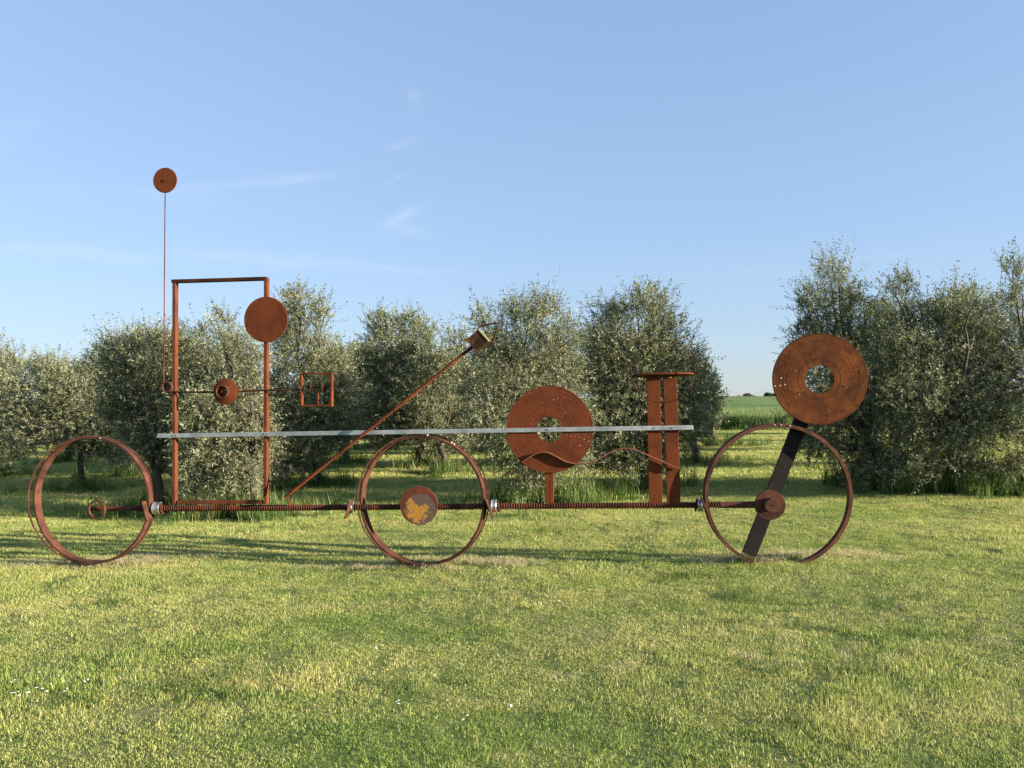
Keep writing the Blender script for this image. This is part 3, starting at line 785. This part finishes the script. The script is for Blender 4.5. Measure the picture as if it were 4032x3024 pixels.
# ------------------------------------------------------------------ olive trees
def leaf_mat():
    m, n, l, bs = mat_new('olive_leaves'); nt = m.node_tree
    at = N(nt, 'ShaderNodeAttribute', attribute_name='tint')
    c = ramp(nt, at.outputs['Fac'], [(0.0, (0.052, 0.063, 0.026)), (0.40, (0.135, 0.150, 0.075)), (0.72, (0.265, 0.280, 0.172)), (0.93, (0.41, 0.415, 0.31)), (1.0, (0.44, 0.36, 0.16))])
    l.new(c, bs.inputs['Base Color']); bs.inputs['Roughness'].default_value = 0.55
    bs.inputs['Specular IOR Level'].default_value = 0.3
    tr = N(nt, 'ShaderNodeBsdfTranslucent'); l.new(mixc(nt, 1.0, c, (1.0, 1.1, 0.55), 'MULTIPLY'), tr.inputs[0])
    mx = N(nt, 'ShaderNodeMixShader'); mx.inputs[0].default_value = 0.22
    l.new(bs.outputs[0], mx.inputs[1]); l.new(tr.outputs[0], mx.inputs[2]); l.new(mx.outputs[0], n['Material Output'].inputs[0])
    return m
M_LEAF = leaf_mat()

def leaf_cloud(lobes, rng, dens, leaf_len, per=16):
    """lobes: (cx,cy,cz, rx,ry,rz, density) -> leaf quads on upswept twigs"""
    V, T, tw0, tw1 = [], [], [], []
    allc = np.mean([l[:3] for l in lobes], axis=0)
    for cx_, cy_, cz_, rx, ry, rz, dn in lobes:
        nt = max(12, int(dens * dn * rx * rz))
        d = rng.normal(size=(nt, 3)); d /= np.linalg.norm(d, axis=1)[:, None]
        rad = 0.30 + 0.72 * rng.random(nt) ** 0.6
        # uneven surface: a few lobelets push out, others sink in
        k = rng.normal(size=(7, 3)); k /= np.linalg.norm(k, axis=1)[:, None]
        rad = rad * (0.80 + 0.34 * np.max(np.clip(d @ k.T, 0, 1) ** 3, axis=1))
        p = np.array([cx_, cy_, cz_]) + d * rad[:, None] * np.array([rx, ry, rz])
        out = p - (allc * 0.5 + 0.5 * np.array([cx_, cy_, cz_])); out /= np.linalg.norm(out, axis=1)[:, None] + 1e-9
        dr = out * 0.75 + np.array([0, 0, 0.35]) + rng.normal(0, 0.48, (nt, 3))
        droop = (rng.random(nt) < 0.22)[:, None] * np.array([0, 0, -1.1]); dr = dr + droop
        dr /= np.linalg.norm(dr, axis=1)[:, None]
        L = (0.15 + 0.22 * rng.random(nt)) * (0.7 + 0.5 * (rad > .8))
        s = (np.arange(per) // 2 + .5) / (per / 2)
        curve = np.array([0, 0, 0.25]) * (1 - 2 * (rng.random(nt) < 0.3))[:, None]
        pos = p[:, None] + (s[None, :, None] * L[:, None, None]) * dr[:, None] + (s[None, :, None] ** 2 * L[:, None, None]) * curve[:, None] * .5
        ref = rng.normal(size=(nt, 3)); u = np.cross(dr, ref); u /= np.linalg.norm(u, axis=1)[:, None]; w = np.cross(dr, u)
        ang = (np.arange(per) // 2 % 2) * (math.pi / 2) + (np.arange(per) % 2) * math.pi
        ang = ang[None] + rng.normal(0, .35, (nt, per))
        sd = np.cos(ang)[..., None] * u[:, None] + np.sin(ang)[..., None] * w[:, None]
        ld = sd * 0.75 + dr[:, None] * 0.75 + rng.normal(0, .18, (nt, per, 3)); ld /= np.linalg.norm(ld, axis=2)[..., None]
        nr = np.cross(ld, rng.normal(0, .5, (nt, per, 3)) + dr[:, None] * .6); nr /= np.linalg.norm(nr, axis=2)[..., None]
        ll = leaf_len * (0.65 + 0.6 * rng.random((nt, per)))[..., None]
        lw = ll * (0.13 + 0.05 * rng.random((nt, per)))[..., None]
        a = pos; q = pos + ld * ll
        bend = np.cross(ld, nr) * ll * .06
        v = np.stack([a, pos + ld * ll * .45 + nr * lw + bend, q, pos + ld * ll * .45 - nr * lw + bend], 2)
        V.append(v.reshape(-1, 4, 3))
        base = 0.44 + 0.15 * rng.normal(size=(nt, 1)); t = base + 0.18 * rng.normal(size=(nt, per)) + (rng.random((nt, per)) < .10) * .3
        T.append(np.clip(t, 0, .95).ravel() + (rng.random(nt * per) < .012) * 1.0)
        tw0.append(p); tw1.append(p + dr * L[:, None])
    V = np.concatenate(V); T = np.clip(np.concatenate(T), 0, 1)
    f = np.arange(len(V) * 4).reshape(-1, 4)
    me = mesh_np('crown', V.reshape(-1, 3), [f])
    at = me.attributes.new('tint', 'FLOAT', 'FACE'); at.data.foreach_set('value', T.astype(np.float32))
    me.materials.append(M_LEAF)
    return me, np.concatenate(tw0), np.concatenate(tw1)

def trunk_mesh(base, lobes, t0, t1, rng, lean=(0, 0), fork=0.75, r=0.085, nst=900, parts=6):
    b = MB(); base = np.array(base, float)
    fk = base + np.array([lean[0], lean[1], fork])
    s = np.linspace(0, 1, 7)[:, None]
    wob = np.stack([.03 * np.sin(s[:, 0] * 5), .03 * np.cos(s[:, 0] * 4) - .03, 0 * s[:, 0]], -1)
    tp = base + np.array([0, 0, -.08]) + (fk - base + np.array([0, 0, .08])) * s + wob
    b.tube(tp, r * np.array([1.5, 1.15, 1.0, .95, .9, .92, .8]), 12)
    order = rng.permutation(len(lobes))[:max(parts, int(len(lobes) * .8))]
    for i in order:
        c = np.array(lobes[i][:3]); top = c + np.array([rng.normal(0, .12), rng.normal(0, .12), lobes[i][5] * .35])
        m = fk * .45 + c * .55 + np.array([0, 0, -.12]) + rng.normal(0, .06, 3)
        m2 = c + rng.normal(0, .14, 3)
        t = np.linspace(0, 1, 10)[:, None]
        cur = (1 - t) ** 3 * (fk + rng.normal(0, .02, 3) - np.array([0, 0, .05])) + 3 * (1 - t) ** 2 * t * m + 3 * (1 - t) * t ** 2 * m2 + t ** 3 * top
        env = 4 * t * (1 - t)
        cur = cur + env * (np.sin(t * rng.uniform(5, 9) + rng.uniform(0, 6)) * rng.normal(0, .09, 3) + np.sin(t * rng.uniform(10, 15) + rng.uniform(0, 6)) * rng.normal(0, .035, 3))
        b.tube(cur, np.linspace(r * .42, .003, 10), 6, caps=False)
    # twig stems
    k = rng.permutation(len(t0))[:nst]
    p0, p1 = t0[k], t1[k]; bk = p0 - (p1 - p0) * .8
    d = p1 - bk; u = np.cross(d, rng.normal(size=d.shape)); u /= np.linalg.norm(u, axis=1)[:, None]; w = np.cross(d, u); w /= np.linalg.norm(w, axis=1)[:, None]
    rr = .0042
    v = np.stack([bk + u * rr, bk - u * rr * .5 + w * rr * .87, bk - u * rr * .5 - w * rr * .87, p1 + u * rr * .4], 1).reshape(-1, 3)
    i4 = np.arange(len(k))[:, None] * 4
    b.add(v, [np.concatenate([i4 + np.array([0, 1, 3]), i4 + np.array([1, 2, 3]), i4 + np.array([2, 0, 3])])])
    by = {}
    for f in b.f: by.setdefault(f.shape[1], []).append(f)
    me = mesh_np('trunk', np.concatenate(b.v), [np.concatenate(x) for x in by.values()], True)
    me.materials.append(M_BARK)
    return me

K = 4032 / 2212.0
def tree_from_picture(trunk_px, d, lobes_px, label, seed, dens=1750, leaf=.049, lean=(0, 0), fork=.75, r=.085, depth=.75, group='olive trees of the grove'):
    rng = np.random.default_rng(seed)
    t, _ = ray(trunk_px * K, 1900); bx = t * d; bz = float(ground_z(bx, d))
    lobes = []
    for L in lobes_px:
        px, py, rx, rz = L[:4]; py += 13 * max(0, min(1, (900 - py) / 150)); dn = L[4] if len(L) > 4 else 1.0
        for j in range(2):
            dy = rng.uniform(.05, depth) * (1 if j else -1) + rng.normal(0, .1)
            dd = d + dy; a, v = ray(px * K, py * K)
            sx, sz = rx * 1.17 * K / FS * d, rz * K / FS * d
            sc_ = 1.0 if j == 0 else .95
            lobes.append((a * dd - bx, dy, CAM_H + v * dd - bz, sx * sc_, (sx + sz) / 2 * 1.05, sz * sc_, dn * .62))
    root = empty('olive_tree', (bx, d, bz), 0, label, 'tree', group)
    me, t0, t1 = leaf_cloud(lobes, rng, dens, leaf)
    new_obj('crown', me, M_LEAF, root)
    tm = trunk_mesh((0, 0, 0), lobes, t0, t1, rng, lean, fork, r)
    new_obj('trunk', tm, M_BARK, root)
    return root
TREES = []
def T(*a, **k): TREES.append(tree_from_picture(*a, **k)); return TREES[-1]
T(-15, 20, [(0, 785, 45, 50), (-45, 830, 55, 60), (10, 850, 40, 55), (-20, 900, 60, 60), (15, 930, 35, 50), (-30, 960, 60, 45)],
  'grey-green olive tree cut off by the left edge', 101, 1000, .068)
T(170, 16.3, [(95, 790, 36, 34), (125, 810, 34, 34), (85, 860, 60, 55), (165, 850, 55, 48), (205, 890, 50, 55), (120, 925, 65, 45), (215, 940, 40, 42), (60, 925, 38, 50), (160, 940, 50, 35), (250, 960, 34, 40)],
  'low olive tree with a forked dark trunk behind the left wheel', 102, 1300, .058, lean=(.12, 0), fork=.85, r=.065)
T(345, 12.4, [(265, 752, 42, 42), (310, 735, 42, 38), (355, 735, 42, 38), (390, 750, 40, 40), (255, 815, 42, 48), (325, 820, 60, 58), (395, 825, 55, 55), (285, 890, 52, 48), (370, 905, 60, 55), (330, 955, 55, 42), (425, 920, 48, 55), (245, 870, 30, 38), (395, 980, 40, 38)],
  'broad dark olive tree behind the tall frame\'s left post', 103)
T(535, 11.6, [(480, 685, 24, 26, .6), (445, 705, 26, 22, .5), (500, 735, 30, 32, .6), (545, 755, 30, 40, .55), (470, 800, 40, 42), (530, 830, 42, 42), (450, 880, 50, 50), (520, 905, 48, 46), (430, 955, 46, 46), (480, 995, 55, 42), (425, 1035, 36, 32), (525, 1025, 40, 34), (560, 950, 34, 46)],
  'olive tree inside the tall frame with sparse top sprigs and foliage down to the axle', 104, lean=(.18, 0), fork=.8, r=.095)
T(685, 15.4, [(640, 640, 30, 32, .8), (625, 685, 40, 40), (690, 668, 24, 32, .8), (650, 745, 58, 54), (715, 780, 46, 42), (615, 825, 55, 55), (690, 850, 60, 55), (740, 850, 36, 46), (635, 915, 60, 50), (710, 930, 55, 50), (655, 985, 50, 36), (605, 1010, 30, 34)],
  'tall olive tree between the round plate and the square frame', 105, 1300, .058)
T(905, 19.2, [(825, 688, 30, 30, .8), (880, 690, 30, 26, .8), (915, 710, 26, 26, .7), (840, 740, 50, 45), (900, 760, 46, 45), (795, 785, 40, 40), (870, 820, 60, 50), (935, 800, 36, 42), (820, 880, 55, 50), (900, 890, 55, 46), (955, 870, 36, 46), (845, 935, 52, 34), (935, 945, 42, 36)],
  'olive tree crossed by the slanting pole, slim trunk seen through the middle wheel', 106, 1150, .068, fork=.95, r=.10)
T(1190, 12.2, [(1042, 676, 26, 26, .7), (1125, 668, 38, 34), (1180, 658, 34, 30), (1080, 735, 48, 45), (1155, 735, 55, 50), (1215, 720, 34, 42), (1035, 815, 44, 46), (1115, 825, 60, 55), (1205, 810, 50, 50), (1065, 905, 54, 46), (1155, 915, 60, 50), (1228, 895, 40, 50), (1105, 975, 55, 42), (1195, 985, 55, 42), (1150, 1025, 45, 30), (1235, 975, 32, 42)],
  'full olive tree directly behind the ring disc on its short post', 107)
T(1390, 13.2, [(1395, 645, 38, 38), (1330, 668, 38, 34), (1430, 688, 38, 40), (1310, 735, 45, 45), (1390, 745, 58, 54), (1458, 765, 45, 50), (1300, 815, 46, 46), (1380, 835, 60, 55), (1468, 845, 50, 50), (1318, 905, 50, 50), (1400, 925, 60, 50), (1475, 915, 45, 46), (1350, 985, 50, 40), (1430, 985, 45, 36), (1300, 975, 36, 40)],
  'dense olive tree behind the twin pillars and wire ring', 108, 1450, .055)
T(1500, 18, [(1500, 790, 28, 32), (1486, 830, 46, 48), (1515, 862, 28, 40), (1478, 900, 46, 38), (1510, 912, 30, 30)],
  'olive tree just left of the lane, past the twin pillars', 109, 900, .075)
T(1540, 24, [(1530, 832, 18, 30), (1522, 875, 26, 36), (1535, 900, 18, 22)], 'small-looking olive tree at the far left side of the lane', 110, 800, .09)
T(1880, 12.6, [(1797, 582, 30, 32, .8), (1758, 640, 34, 34), (1825, 632, 38, 36), (1765, 705, 48, 50), (1845, 700, 54, 54), (1895, 665, 30, 34), (1775, 785, 58, 54), (1865, 790, 62, 58), (1785, 875, 58, 54), (1875, 885, 62, 55), (1825, 950, 58, 46), (1755, 950, 34, 42), (1900, 975, 55, 46), (1870, 1030, 45, 32)],
  'tall dense olive tree behind the top ring disc', 111)
T(2076, 12.0, [(1950, 612, 32, 28, .75), (1975, 675, 44, 40), (2035, 672, 40, 40), (2080, 628, 30, 26, .7), (1955, 755, 54, 54), (2045, 755, 58, 54), (2115, 700, 44, 46), (1980, 845, 58, 54), (2065, 855, 60, 55), (2135, 795, 48, 50), (1995, 935, 58, 50), (2085, 945, 54, 46), (1985, 1010, 48, 36), (2110, 1020, 44, 36), (2145, 890, 46, 50)],
  'broad olive tree at right over tall dark grass', 112, lean=(-.08, 0), r=.10)
T(2270, 11.6, [(2192, 572, 24, 30, .7), (2208, 635, 34, 40), (2188, 715, 40, 48), (2200, 815, 50, 54), (2210, 915, 50, 54), (2200, 995, 42, 44), (2275, 740, 62, 64), (2285, 870, 64, 64)],
  'olive tree cut off by the right edge', 113, 1250)

# generic grove trees further back, a few shapes shared by many copies
def generic(seed, rad, h, dens=750, leaf=.072):
    rng = np.random.default_rng(seed); lobes = []
    for i in range(17):
        a = rng.random() * 2 * math.pi; z = rng.uniform(.95, h - .35); w = math.sin(math.pi * np.clip((z - .2) / (h + .2), 0, 1)) ** .6
        q = rad * w * math.sqrt(rng.random()) * .8
        s = rng.uniform(.34, .58)
        lobes.append((q * math.cos(a), q * math.sin(a), z, s, s, s * rng.uniform(.8, 1.1), 1.0))
    me, t0, t1 = leaf_cloud(lobes, rng, dens, leaf, 14)
    tm = trunk_mesh((0, 0, 0), lobes, t0, t1, rng, (rng.normal(0, .08), rng.normal(0, .08)), .8, .09, 300)
    return me, tm
GEN = [generic(201, 1.35, 3.5), generic(202, 1.25, 3.9), generic(203, 1.5, 3.3), generic(204, 1.2, 3.6)]
def grove(pos, label, group):
    for i, (x, y, s) in enumerate(pos):
        me, tm = GEN[(i * 3 + int(abs(x) * 3)) % 4]
        root = empty('olive_tree', (x, y, float(ground_z(x, y))), random.random() * 6.28, label, 'tree', group)
        root.scale = (s, s, s)
        new_obj('crown', me, M_LEAF, root); new_obj('trunk', tm, M_BARK, root)
        TREES.append(root)
grove([(-7.9, 20.4, 1.0), (-6.6, 24.5, 1.0), (-5.2, 28.6, 1.05), (-10.5, 24.2, .95), (-12.2, 28, 1.0), (-14.5, 25, 1.0), (-9.7, 19.2, .92)], 'olive tree far behind the left wheel, one of the back rows', 'back-row olive trees at left')
grove([(-1.0, 24.2, 1.0), (0.4, 28.4, 1.05), (1.9, 32.4, 1.05), (-2.6, 30.0, 1.0), (2.5, 19.0, .95), (4.2, 24.4, 1.0), (-4.7, 21.6, 1.0), (-1.5, 17.6, .88)], 'olive tree deep in the grove behind the slanting pole and middle wheel', 'back-row olive trees in the centre')
grove([(6.1, 29.6, 1.0), (7.0, 33.0, .95)], 'olive tree at the far end of the lane\'s left row', 'lane-end olive trees at left')
grove([(8.9, 16.2, 1.05), (10.3, 20.6, 1.0), (11.8, 25.0, 1.0), (13.3, 29.4, 1.0), (14.6, 33.4, 1.0)], 'olive tree in the row receding behind the right-hand trees', 'back-row olive trees at right')
grove([(10.6, 10.9, .72)], 'olive tree standing just outside the right edge', 'olive trees beyond the right edge')

# far trees on the horizon and a field pole -----------------------------------
def far_tree(px, py_top, w, d, label, dark, seed, group='far trees on the horizon'):
    rng = np.random.default_rng(seed); t, v = ray(px, py_top); x = t * d
    zt = CAM_H + v * d; zb = 1.4; h = zt - zb; r = w * d / FS / 2
    lobes = [(rng.uniform(-.5, .5) * r, rng.uniform(-.5, .5) * r, h * rng.uniform(.35, .72), r * .6, r * .6, h * .3, 1) for _ in range(7)]
    root = empty('distant_tree', (x, d, zb), 0, label, 'tree', group)
    me, t0, t1 = leaf_cloud(lobes, rng, 900 / (r * h), .9, 10)
    me.materials.clear(); me.materials.append(dark)
    new_obj('crown', me, dark, root)
    b = MB(); b.tube([(0, 0, -1), (0, 0, h * .3), (.1, 0, h * .6)], [.3, .25, .12], 7); b.build('trunk', M_BARK, root, True)
M_FT1 = simple('far_foliage_green', (0.07, 0.10, 0.06), 0.9); M_FT2 = simple('far_foliage_pinkish', (0.22, 0.17, 0.14), 0.9)
far_tree(2907, 1563, 18, 420, 'tiny dark tree on the horizon, nearest the field pole', M_FT1, 301)
far_tree(2938, 1554, 24, 420, 'pale pinkish tree on the horizon, left of a pair', M_FT2, 302)
far_tree(2957, 1559, 16, 425, 'pale pinkish tree on the horizon, right of a pair', M_FT2, 303)
far_tree(2972, 1565, 7, 420, 'tiny slim tree on the horizon right of the pinkish pair', M_FT1, 304)
far_tree(3026, 1548, 30, 400, 'dark green tree on the horizon beside the top ring disc', M_FT1, 305)
far_tree(3052, 1552, 28, 405, 'dark green tree on the horizon half hidden by the top ring disc', M_FT1, 306)
t, v0 = ray(2863, 1523); dP = 105.0
b = MB(); b.tube([(t * dP, dP, .2), (t * dP + .02, dP, 2.0), (t * dP - .03, dP, CAM_H + v0 * dP)], [.085, .08, .07], 8)
tag(b.build('wooden_pole', M_POLE, None, True), 'thin wooden pole standing in the green field', 'pole')

# ------------------------------------------------------------------ scatter lawn, tall grass, crop
rg = np.random.default_rng(5)
near = [blade_mesh('near_patch', [blades(230, .15, .013, .036, .0020, .0034, .58, rg, .14)], M_GRASS) for _ in range(8)]
lush = [blade_mesh('lush_patch', [blades(210, .15, .022, .052, .0024, .0040, .50, rg, .03, 1.8)], M_GRASS) for _ in range(4)]
farp = [blade_mesh('far_patch', [blades(210, .36, .03, .07, .006, .012, .6, rg, .15)], M_GRASS) for _ in range(6)]

def in_view(x, y, m=1.15): return np.abs(x) < y * .70 * m + .8
def patch_noise(x, y):
    return (np.sin(x * 1.3 + 1.7 * np.sin(y * .9)) + np.sin(y * 1.9 + 1.1 * np.sin(x * 1.7 + 2)) + .7 * np.sin(x * 3.7 - y * 2.9)) / 2.7
def fill(dens, y0, y1):
    a = 2 * (y1 * .70 * 1.15 + .8) * (y1 - y0); n = int(dens * a)
    x = (rg.random(n) - .5) * 2 * (y1 * .70 * 1.15 + .8); y = y0 + (y1 - y0) * rg.random(n)
    k = in_view(x, y); return x[k], y[k]
XS, YS, IX, SC = [], [], [], []
for dn, y0, y1 in ((85, 2.3, 5), (75, 5, 8), (60, 8, 13)):
    x, y = fill(dn, y0, y1); XS.append(x); YS.append(y)
    p = patch_noise(x, y); lu = rg.random(len(x)) < np.clip((p - .25) * .9, 0, .7)
    IX.append(np.where(lu, 8 + rg.integers(0, 4, len(x)), rg.integers(0, 8, len(x))))
    s = (.75 + .5 * rg.random(len(x)))[:, None] * np.ones(3); s[:, 2] *= .8 + .35 * np.clip(p, -1, 1); SC.append(s * (1 + (y0 > 7) * .15))
x, y = np.concatenate(XS), np.concatenate(YS)
scatter('lawn_grass', np.stack([x, y, ground_z(x, y)], -1), near + lush, np.concatenate(IX), np.concatenate(SC), 'short mown grass, green mixed with straw, across the foreground', 'grass')
XS, YS = [], []
for dn, y0, y1 in ((20, 12.5, 20), (13, 20, 36.5)):
    x, y = fill(dn, y0, y1); XS.append(x); YS.append(y)
x, y = np.concatenate(XS), np.concatenate(YS); s = (.8 + .5 * rg.random(len(x)))[:, None] * np.ones(3); s[:, 2] *= 1.0 + .35 * patch_noise(x, y)
scatter('orchard_grass', np.stack([x, y, ground_z(x, y)], -1), farp, rg.integers(0, 6, len(x)), s, 'mown grass of the lane and between the olive trees', 'grass')
tall = [blade_mesh('tall_tuft', [blades(46, .13, .16, .46, .005, .010, .28, rg, .0, 1.6)], M_TALL) for _ in range(6)]
px_, py_, ss = [], [], []
for t_ in TREES:
    X, Y = t_.location.x, t_.location.y
    if Y > 31 or X > 10.2: continue
    n = (190 if X > 5 else 120) if Y < 14 else 35
    if 1.5 < X < 5: n = 24
    if 5 < X < 6.3: X += .55
    a = rg.random(n) * 6.283; r = np.abs(rg.normal(0, .62, n))
    px_.append(X + r * np.cos(a) * 1.3); py_.append(Y + r * np.sin(a) * .8); ss.append((1.15 - .35 * np.clip(r, 0, 1.6)) * (.65 + .6 * rg.random(n)) * (1.3 if X > 5 else 1.0))
x, y, s = map(np.concatenate, (px_, py_, ss))
scatter('tall_grass', np.stack([x, y, ground_z(x, y)], -1), tall, rg.integers(0, 6, len(x)), s[:, None] * np.ones(3), 'uncut dark green grass round the olive trunks', 'grass', .1)
crop = [blade_mesh('crop_tuft', [blades(60, .30, .5, .8, .012, .02, .2, rg, 0, 1.4)], M_WHEAT) for _ in range(4)]
n = 5200; x = rg.uniform(2, 26, n); y = LANE_END + .3 + 22 * rg.random(n) ** 1.7
scatter('crop_edge', np.stack([x, y, np.maximum(ground_z(x, y), -.1) + (y > LANE_END + 2) * .12], -1), crop, rg.integers(0, 4, n), (.85 + .3 * rg.random(n))[:, None] * np.ones(3), 'green cereal stalks at the near edge of the field', 'crop', .08)

# taller single tufts in the lawn
def gp(px, py):
    a, v = ray(px, py); d = CAM_H / max(1e-4, -v)
    for _ in range(4): d = (CAM_H - float(ground_z(a * d, d))) / -v
    return a * d, d
tuf = [blade_mesh('tuft', [blades(60, .12, .05, .12, .003, .005, .55, rg, 0, 2.0)], M_TALL) for _ in range(3)]
ps, sz = [], []
for px, py, k, spread in ((810, 2715, 16, .22), (450, 2375, 5, .12), (2650, 2275, 7, .15), (1000, 2640, 5, .25), (3300, 2460, 12, .35), (3500, 2400, 9, .3), (2880, 2380, 8, .3), (3230, 2640, 6, .2), (1400, 2110, 6, .3), (300, 2760, 4, .15), (1700, 2700, 5, .2), (300, 2222, 7, .12), (420, 2222, 5, .1), (1640, 2228, 8, .14), (1760, 2226, 4, .1), (2950, 2206, 9, .1), (3120, 2204, 5, .1)):
    X, Y = gp(px, py)
    for _ in range(k): ps.append((X + rg.normal(0, spread), Y + rg.normal(0, spread * .5))); sz.append(rg.uniform(.5, .95))
ps = np.array(ps); 
scatter('lawn_tufts', np.stack([ps[:, 0], ps[:, 1], ground_z(ps[:, 0], ps[:, 1])], -1), tuf, rg.integers(0, 3, len(ps)), np.array(sz)[:, None] * np.ones(3), 'longer green tufts standing in the mown lawn', 'grass', .1)
# dry clippings round the wheel feet
hay = [blade_mesh('clippings', [blades(60, .16, .05, .11, .003, .005, .9, rg, .75)], M_HAY) for _ in range(3)]
ps = []
for px, py, sx_, n in ((300, 2225, .45, 60), (560, 2205, .5, 40), (1560, 2228, .4, 50), (1850, 2222, .45, 45), (2950, 2205, .3, 40), (3250, 2190, .35, 25), (2700, 2640, .3, 4), (3300, 2560, .6, 5), (3700, 2590, .5, 4)):
    X, Y = gp(px, py)
    for _ in range(n): ps.append((X + rg.normal(0, sx_), Y + rg.normal(0, .09)))
ps = np.array(ps)
scatter('dry_clippings', np.stack([ps[:, 0], ps[:, 1], ground_z(ps[:, 0], ps[:, 1]) + .012], -1), hay, rg.integers(0, 3, len(ps)), np.ones((len(ps), 3)) * .62, 'pale dry grass clippings lying round the wheel feet', 'clippings', .1)
# daisies
def daisy():
    b = MB(); a = np.linspace(0, 2 * math.pi, 9, endpoint=False)
    v = np.concatenate([[(0, 0, .040)], np.stack([.0065 * np.cos(a), .0065 * np.sin(a), np.full(9, .037)], -1)])
    b.add(v, [np.array([[0, 1 + i, 1 + (i + 1) % 9] for i in range(9)])])
    by = mesh_np('daisy', v, [np.array([[0, 1 + i, 1 + (i + 1) % 9] for i in range(9)])]); by.materials.append(M_DAISY); return by
ps = []
for px, py, n, s1 in ((150, 2720, 16, .14), (190, 2740, 8, .10), (340, 2705, 2, .1), (1490, 2560, 2, .03), (1590, 2795, 4, .05), (1815, 2845, 2, .02), (1950, 2670, 2, .04), (500, 2690, 2, .05)):
    X, Y = gp(px, py)
    for _ in range(n): ps.append((X + rg.normal(0, s1), Y + rg.normal(0, s1 * .8)))
for _ in range(12):
    Y = rg.uniform(3.4, 9); ps.append((rg.uniform(-.66, .66) * Y, Y))
ps = np.array(ps)
scatter('daisies', np.stack([ps[:, 0], ps[:, 1], ground_z(ps[:, 0], ps[:, 1])], -1), [daisy()], np.zeros(len(ps)), (.7 + .5 * rg.random(len(ps)))[:, None] * np.ones(3), 'tiny white daisies dotted in the lawn', 'flowers', .3)
